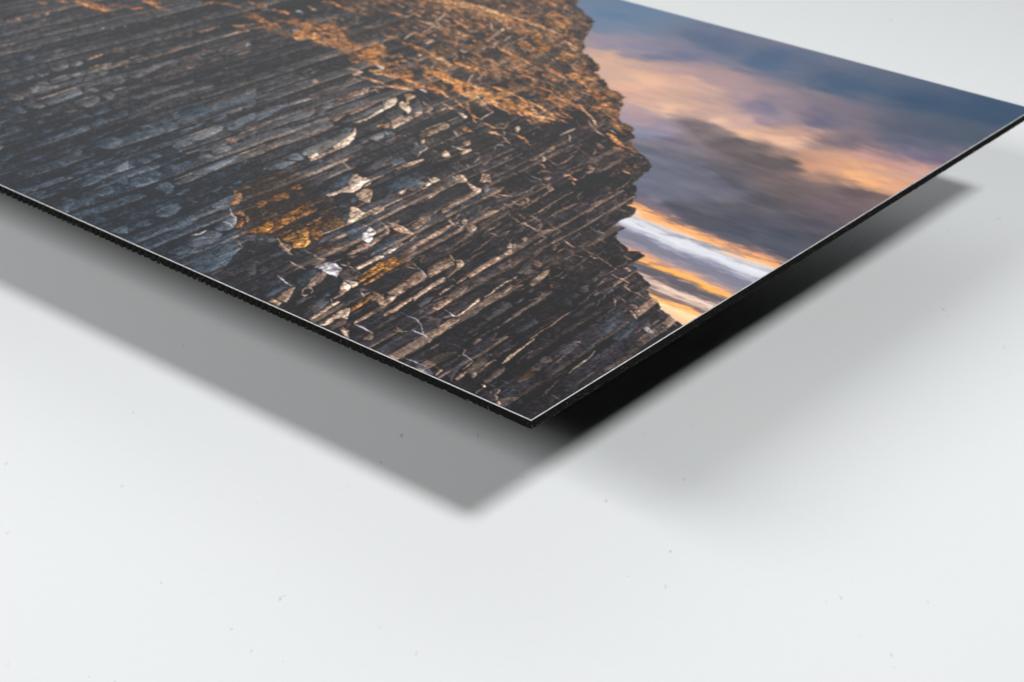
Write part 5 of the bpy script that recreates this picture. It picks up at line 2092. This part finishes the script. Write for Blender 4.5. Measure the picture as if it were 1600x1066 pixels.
# face: a grid that carries the ink colour, finer near the photograph's near corner
def spaced(n, L, k):
    t = np.linspace(0, 1, n); return L * (t * (1 - k) + k * t * t)
us_ = np.concatenate([spaced(860, 0.41, 0.35), np.linspace(0.41, PRINT_L, 40)[1:]]); vs2 = spaced(820, PRINT_W, 0.25)
img, _ = paint_print()
INSET = 0.00016
def build_face():
    U, V = np.meshgrid(us_, vs2)
    c = samp(img, V / RES, U / RES) / 255.0
    px, py = uv2px(U, V)
    lin = srgb2lin(c)
    haze = np.interp(py, HZ_Y, HZ_V)[..., None]
    lin = np.clip((lin - haze) / INK_E, 0.004, 0.9)
    Ui = INSET + U * (PRINT_L - 2 * INSET) / PRINT_L; Vi = INSET + V * (PRINT_W - 2 * INSET) / PRINT_W
    x = Ui * EU[0] + Vi * EV[0]; y = Ui * EU[1] + Vi * EV[1]
    co = np.stack([x, y, np.full_like(x, Z_TOP)], -1).reshape(-1, 3).astype(np.float32)
    n, m = U.shape
    i = np.arange(n * m).reshape(n, m)
    q = np.stack([i[:-1, :-1], i[1:, :-1], i[1:, 1:], i[:-1, 1:]], -1).reshape(-1, 4)
    a, b, cc_ = co[q[0, 0]], co[q[0, 1]], co[q[0, 2]]
    if np.cross(b - a, cc_ - a)[2] < 0: q = q[:, ::-1]
    me = bpy.data.meshes.new('print_face')
    me.vertices.add(n * m); me.vertices.foreach_set('co', co.ravel())
    nf = len(q); me.loops.add(nf * 4); me.loops.foreach_set('vertex_index', q.ravel().astype(np.int32))
    me.polygons.add(nf); me.polygons.foreach_set('loop_start', np.arange(0, nf * 4, 4, dtype=np.int32))
    me.update(calc_edges=True)
    at = me.color_attributes.new('ink', 'FLOAT_COLOR', 'POINT')
    rgba = np.concatenate([lin, np.ones(lin.shape[:2] + (1,))], -1).astype(np.float32)
    at.data.foreach_set('color', rgba.ravel())
    me.materials.append(M_PRINT)
    o = link(bpy.data.objects.new('print_face', me)); o.parent = root
    return o
HZ_Y = [-200, 0, 260, 520, 660]; HZ_V = [0.068, 0.056, 0.039, 0.031, 0.0275]; INK_E = 1.0
face = build_face()
face['label'] = 'printed photograph of dark basalt columns, orange grass ledges and a sunset sky'
def slab(name, u0, u1, v0, v1, z0, z1, mat):
    c = [W(u, v, z) for z in (z0, z1) for (u, v) in ((u0, v0), (u1, v0), (u1, v1), (u0, v1))]
    f = [(0, 1, 2, 3), (7, 6, 5, 4), (4, 5, 1, 0), (5, 6, 2, 1), (6, 7, 3, 2), (7, 4, 0, 3)]
    o = mesh_obj(name, c, f, mat, root)
    bm = bmesh.new(); bm.from_mesh(o.data); bmesh.ops.recalc_face_normals(bm, faces=bm.faces); bm.to_mesh(o.data); bm.free()
    return o
slab('front_sheet', 0, PRINT_L, 0, PRINT_W, Z_TOP - SKIN, Z_TOP - 0.00003, M_EDGE)
# black core: its cut edges are ridged by the router on the long side, almost smooth on the short side
def build_core():
    rr = np.random.default_rng(5)
    z1 = Z_TOP - SKIN; z0 = GAP + 0.0002
    NZ = 9
    def ridge(s, z, side):
        if side == 'long':
            amp = np.interp(s, [0, 0.03, 0.07, 0.12, 0.2, 0.45], [0.00008, 0.00012, 0.0003, 0.0005, 0.0006, 0.0006])
            ph = s / 0.0029 + (z - z0) / 0.0029 * 0.55 + 0.25 * np.sin(s * 61) + 0.15 * np.sin(s * 173)
            t = ph - np.floor(ph)
            return amp * (np.sqrt(np.clip(1 - (2 * t - 1) ** 2, 0, 1)) - 0.6)
        ph = s / 0.0017 - (z - z0) / 0.0017 * 1.2; t = ph - np.floor(ph)
        amp = np.interp(s, [0, 0.05, 0.3], [0.00012, 0.00006, 0.00003])
        return amp * (np.sqrt(np.clip(1 - (2 * t - 1) ** 2, 0, 1)) - 0.6)
    V, F = [], []
    def strip(n, L, fn, side):
        s = np.linspace(0, L, n); zs = np.linspace(0, 1, NZ); base = len(V)
        nz = rr.normal(0, 1, (NZ, n)); nz = (nz + np.roll(nz, 1, 1)) * 0.5
        wob = np.interp(s, np.linspace(0, L, n // 6), rr.normal(0, 1, n // 6))
        for j, t in enumerate(zs):
            for i in range(n):
                zz = z0 + t * (z1 - z0)
                fade = min(1, (1 - t) * 3 + 0.0) * min(1.0, min(s[i], L - s[i]) / 0.0006)
                out = (ridge(s[i], zz, side) + nz[j, i] * 0.00003) * fade
                if j == 0:
                    r = ridge(s[i], zz, side)
                    zz += -r * 0.75 + wob[i] * 0.00006
                V.append(fn(s[i], out, zz))
        for j in range(NZ - 1):
            for i in range(n - 1):
                a = base + j * n + i; F.append((a, a + 1, a + n + 1, a + n))
    e = 0.00004
    strip(1500, PRINT_L, lambda s, o, z: W(s, e - o, z), 'long')
    strip(800, PRINT_W, lambda s, o, z: W(e - o, s, z), 'short')
    strip(60, PRINT_L, lambda s, o, z: W(s, PRINT_W - e + o, z), 'short')
    strip(60, PRINT_W, lambda s, o, z: W(PRINT_L - e + o, s, z), 'short')
    b = len(V)
    V.extend([W(0.0004, 0.0004, z0 + 0.0002), W(PRINT_L - 0.0004, 0.0004, z0 + 0.0002), W(PRINT_L - 0.0004, PRINT_W - 0.0004, z0 + 0.0002), W(0.0004, PRINT_W - 0.0004, z0 + 0.0002)])
    F.append((b, b + 1, b + 2, b + 3))
    o = mesh_obj('core', V, F, M_CORE, root)
    o['label'] = 'black plastic core with router ridges along the long cut edge'
build_core()
slab('back_sheet', 0.0006, PRINT_L - 0.0006, 0.0006, PRINT_W - 0.0006, GAP, GAP + 0.00035, M_BACK)
# burrs: curls and flecks of plastic left hanging from the lower cut edges
def build_burrs():
    rr = random.Random(4); V, F = [], []
    def sliver(p, d, n, L, w):
        b = len(V); segs = 4; cur = Vector(p); dr = Vector(d).normalized(); side = Vector(n).cross(dr)
        if side.length < 1e-6: side = Vector((1, 0, 0))
        side.normalize()
        for k in range(segs + 1):
            ww = w * (1 - 0.6 * k / segs)
            V.append(cur + side * ww); V.append(cur - side * ww); V.append(cur + Vector(n) * ww)
            dr = (dr + Vector((rr.gauss(0, .35), rr.gauss(0, .35), rr.gauss(0, .35)))).normalized(); cur = cur + dr * (L / segs)
        for k in range(segs):
            for j in range(3):
                a = b + 3 * k + j; c = b + 3 * k + (j + 1) % 3; F.append((a, c, c + 3, a + 3))
    nl = Vector((-EV[0], -EV[1], 0)); nr = Vector((-EU[0], -EU[1], 0)); tu = Vector((EU[0], EU[1], 0)); tv = Vector((EV[0], EV[1], 0))
    for k in range(220):                          # fibres torn up between the router ridges
        s = k * 0.0029 * 0.75 + rr.gauss(0, 0.0002)
        if s < 0.004 or s > 0.33: continue
        amp = min(1, s / 0.1)
        for _ in range(rr.choice((0, 1, 1, 2))):
            p = Vector(W(s, -0.0001 - 0.0003 * amp * rr.random(), GAP + rr.uniform(0.0, 0.0006)))
            sliver(p, tu * rr.uniform(-.8, .2) + nl * .3 + Vector((0, 0, rr.uniform(.2, 1.0))), nl, rr.uniform(0.0004, 0.0014), rr.uniform(0.00004, 0.00008))
    for _ in range(360):
        s = rr.uniform(0.0, 0.30); low = rr.random() < 0.6
        z = GAP + (rr.uniform(0.0, 0.0004) if low else rr.uniform(0.0003, 0.0026))
        p = Vector(W(s, -0.00005 - rr.uniform(0, 0.0004) * min(1, s / 0.1), z))
        sliver(p, nl * .5 + tu * rr.uniform(-1, 1) + Vector((0, 0, rr.uniform(-.6, .9))), nl, rr.uniform(0.0001, 0.0004), rr.uniform(0.00003, 0.00007))
    for _ in range(420):
        s = 0.30 * rr.random() ** 1.4; low = rr.random() < 0.65
        z = GAP + (rr.uniform(0.0, 0.0005) if low else rr.uniform(0.0003, 0.0022))
        p = Vector(W(-0.00008, s, z))
        sliver(p, nr * .3 + tv * rr.uniform(-1, .6) + Vector((0, 0, rr.uniform(-.3, .9))), nr, rr.uniform(0.0001, 0.0005), rr.uniform(0.00003, 0.00006))
    o = mesh_obj('burr_fringe', V, F, M_BURR, root); o['kind'] = 'stuff'
build_burrs()
# hanging rails on the back carry the panel above the table, out of sight from the photograph
for (u0, u1, v0, v1) in ((0.12, 0.35, 0.105, 0.125), (0.12, 0.35, 0.19, 0.21)):
    slab('hanging_rail', u0, u1, v0, v1, 0.0, GAP - 0.00002, M_RAIL)
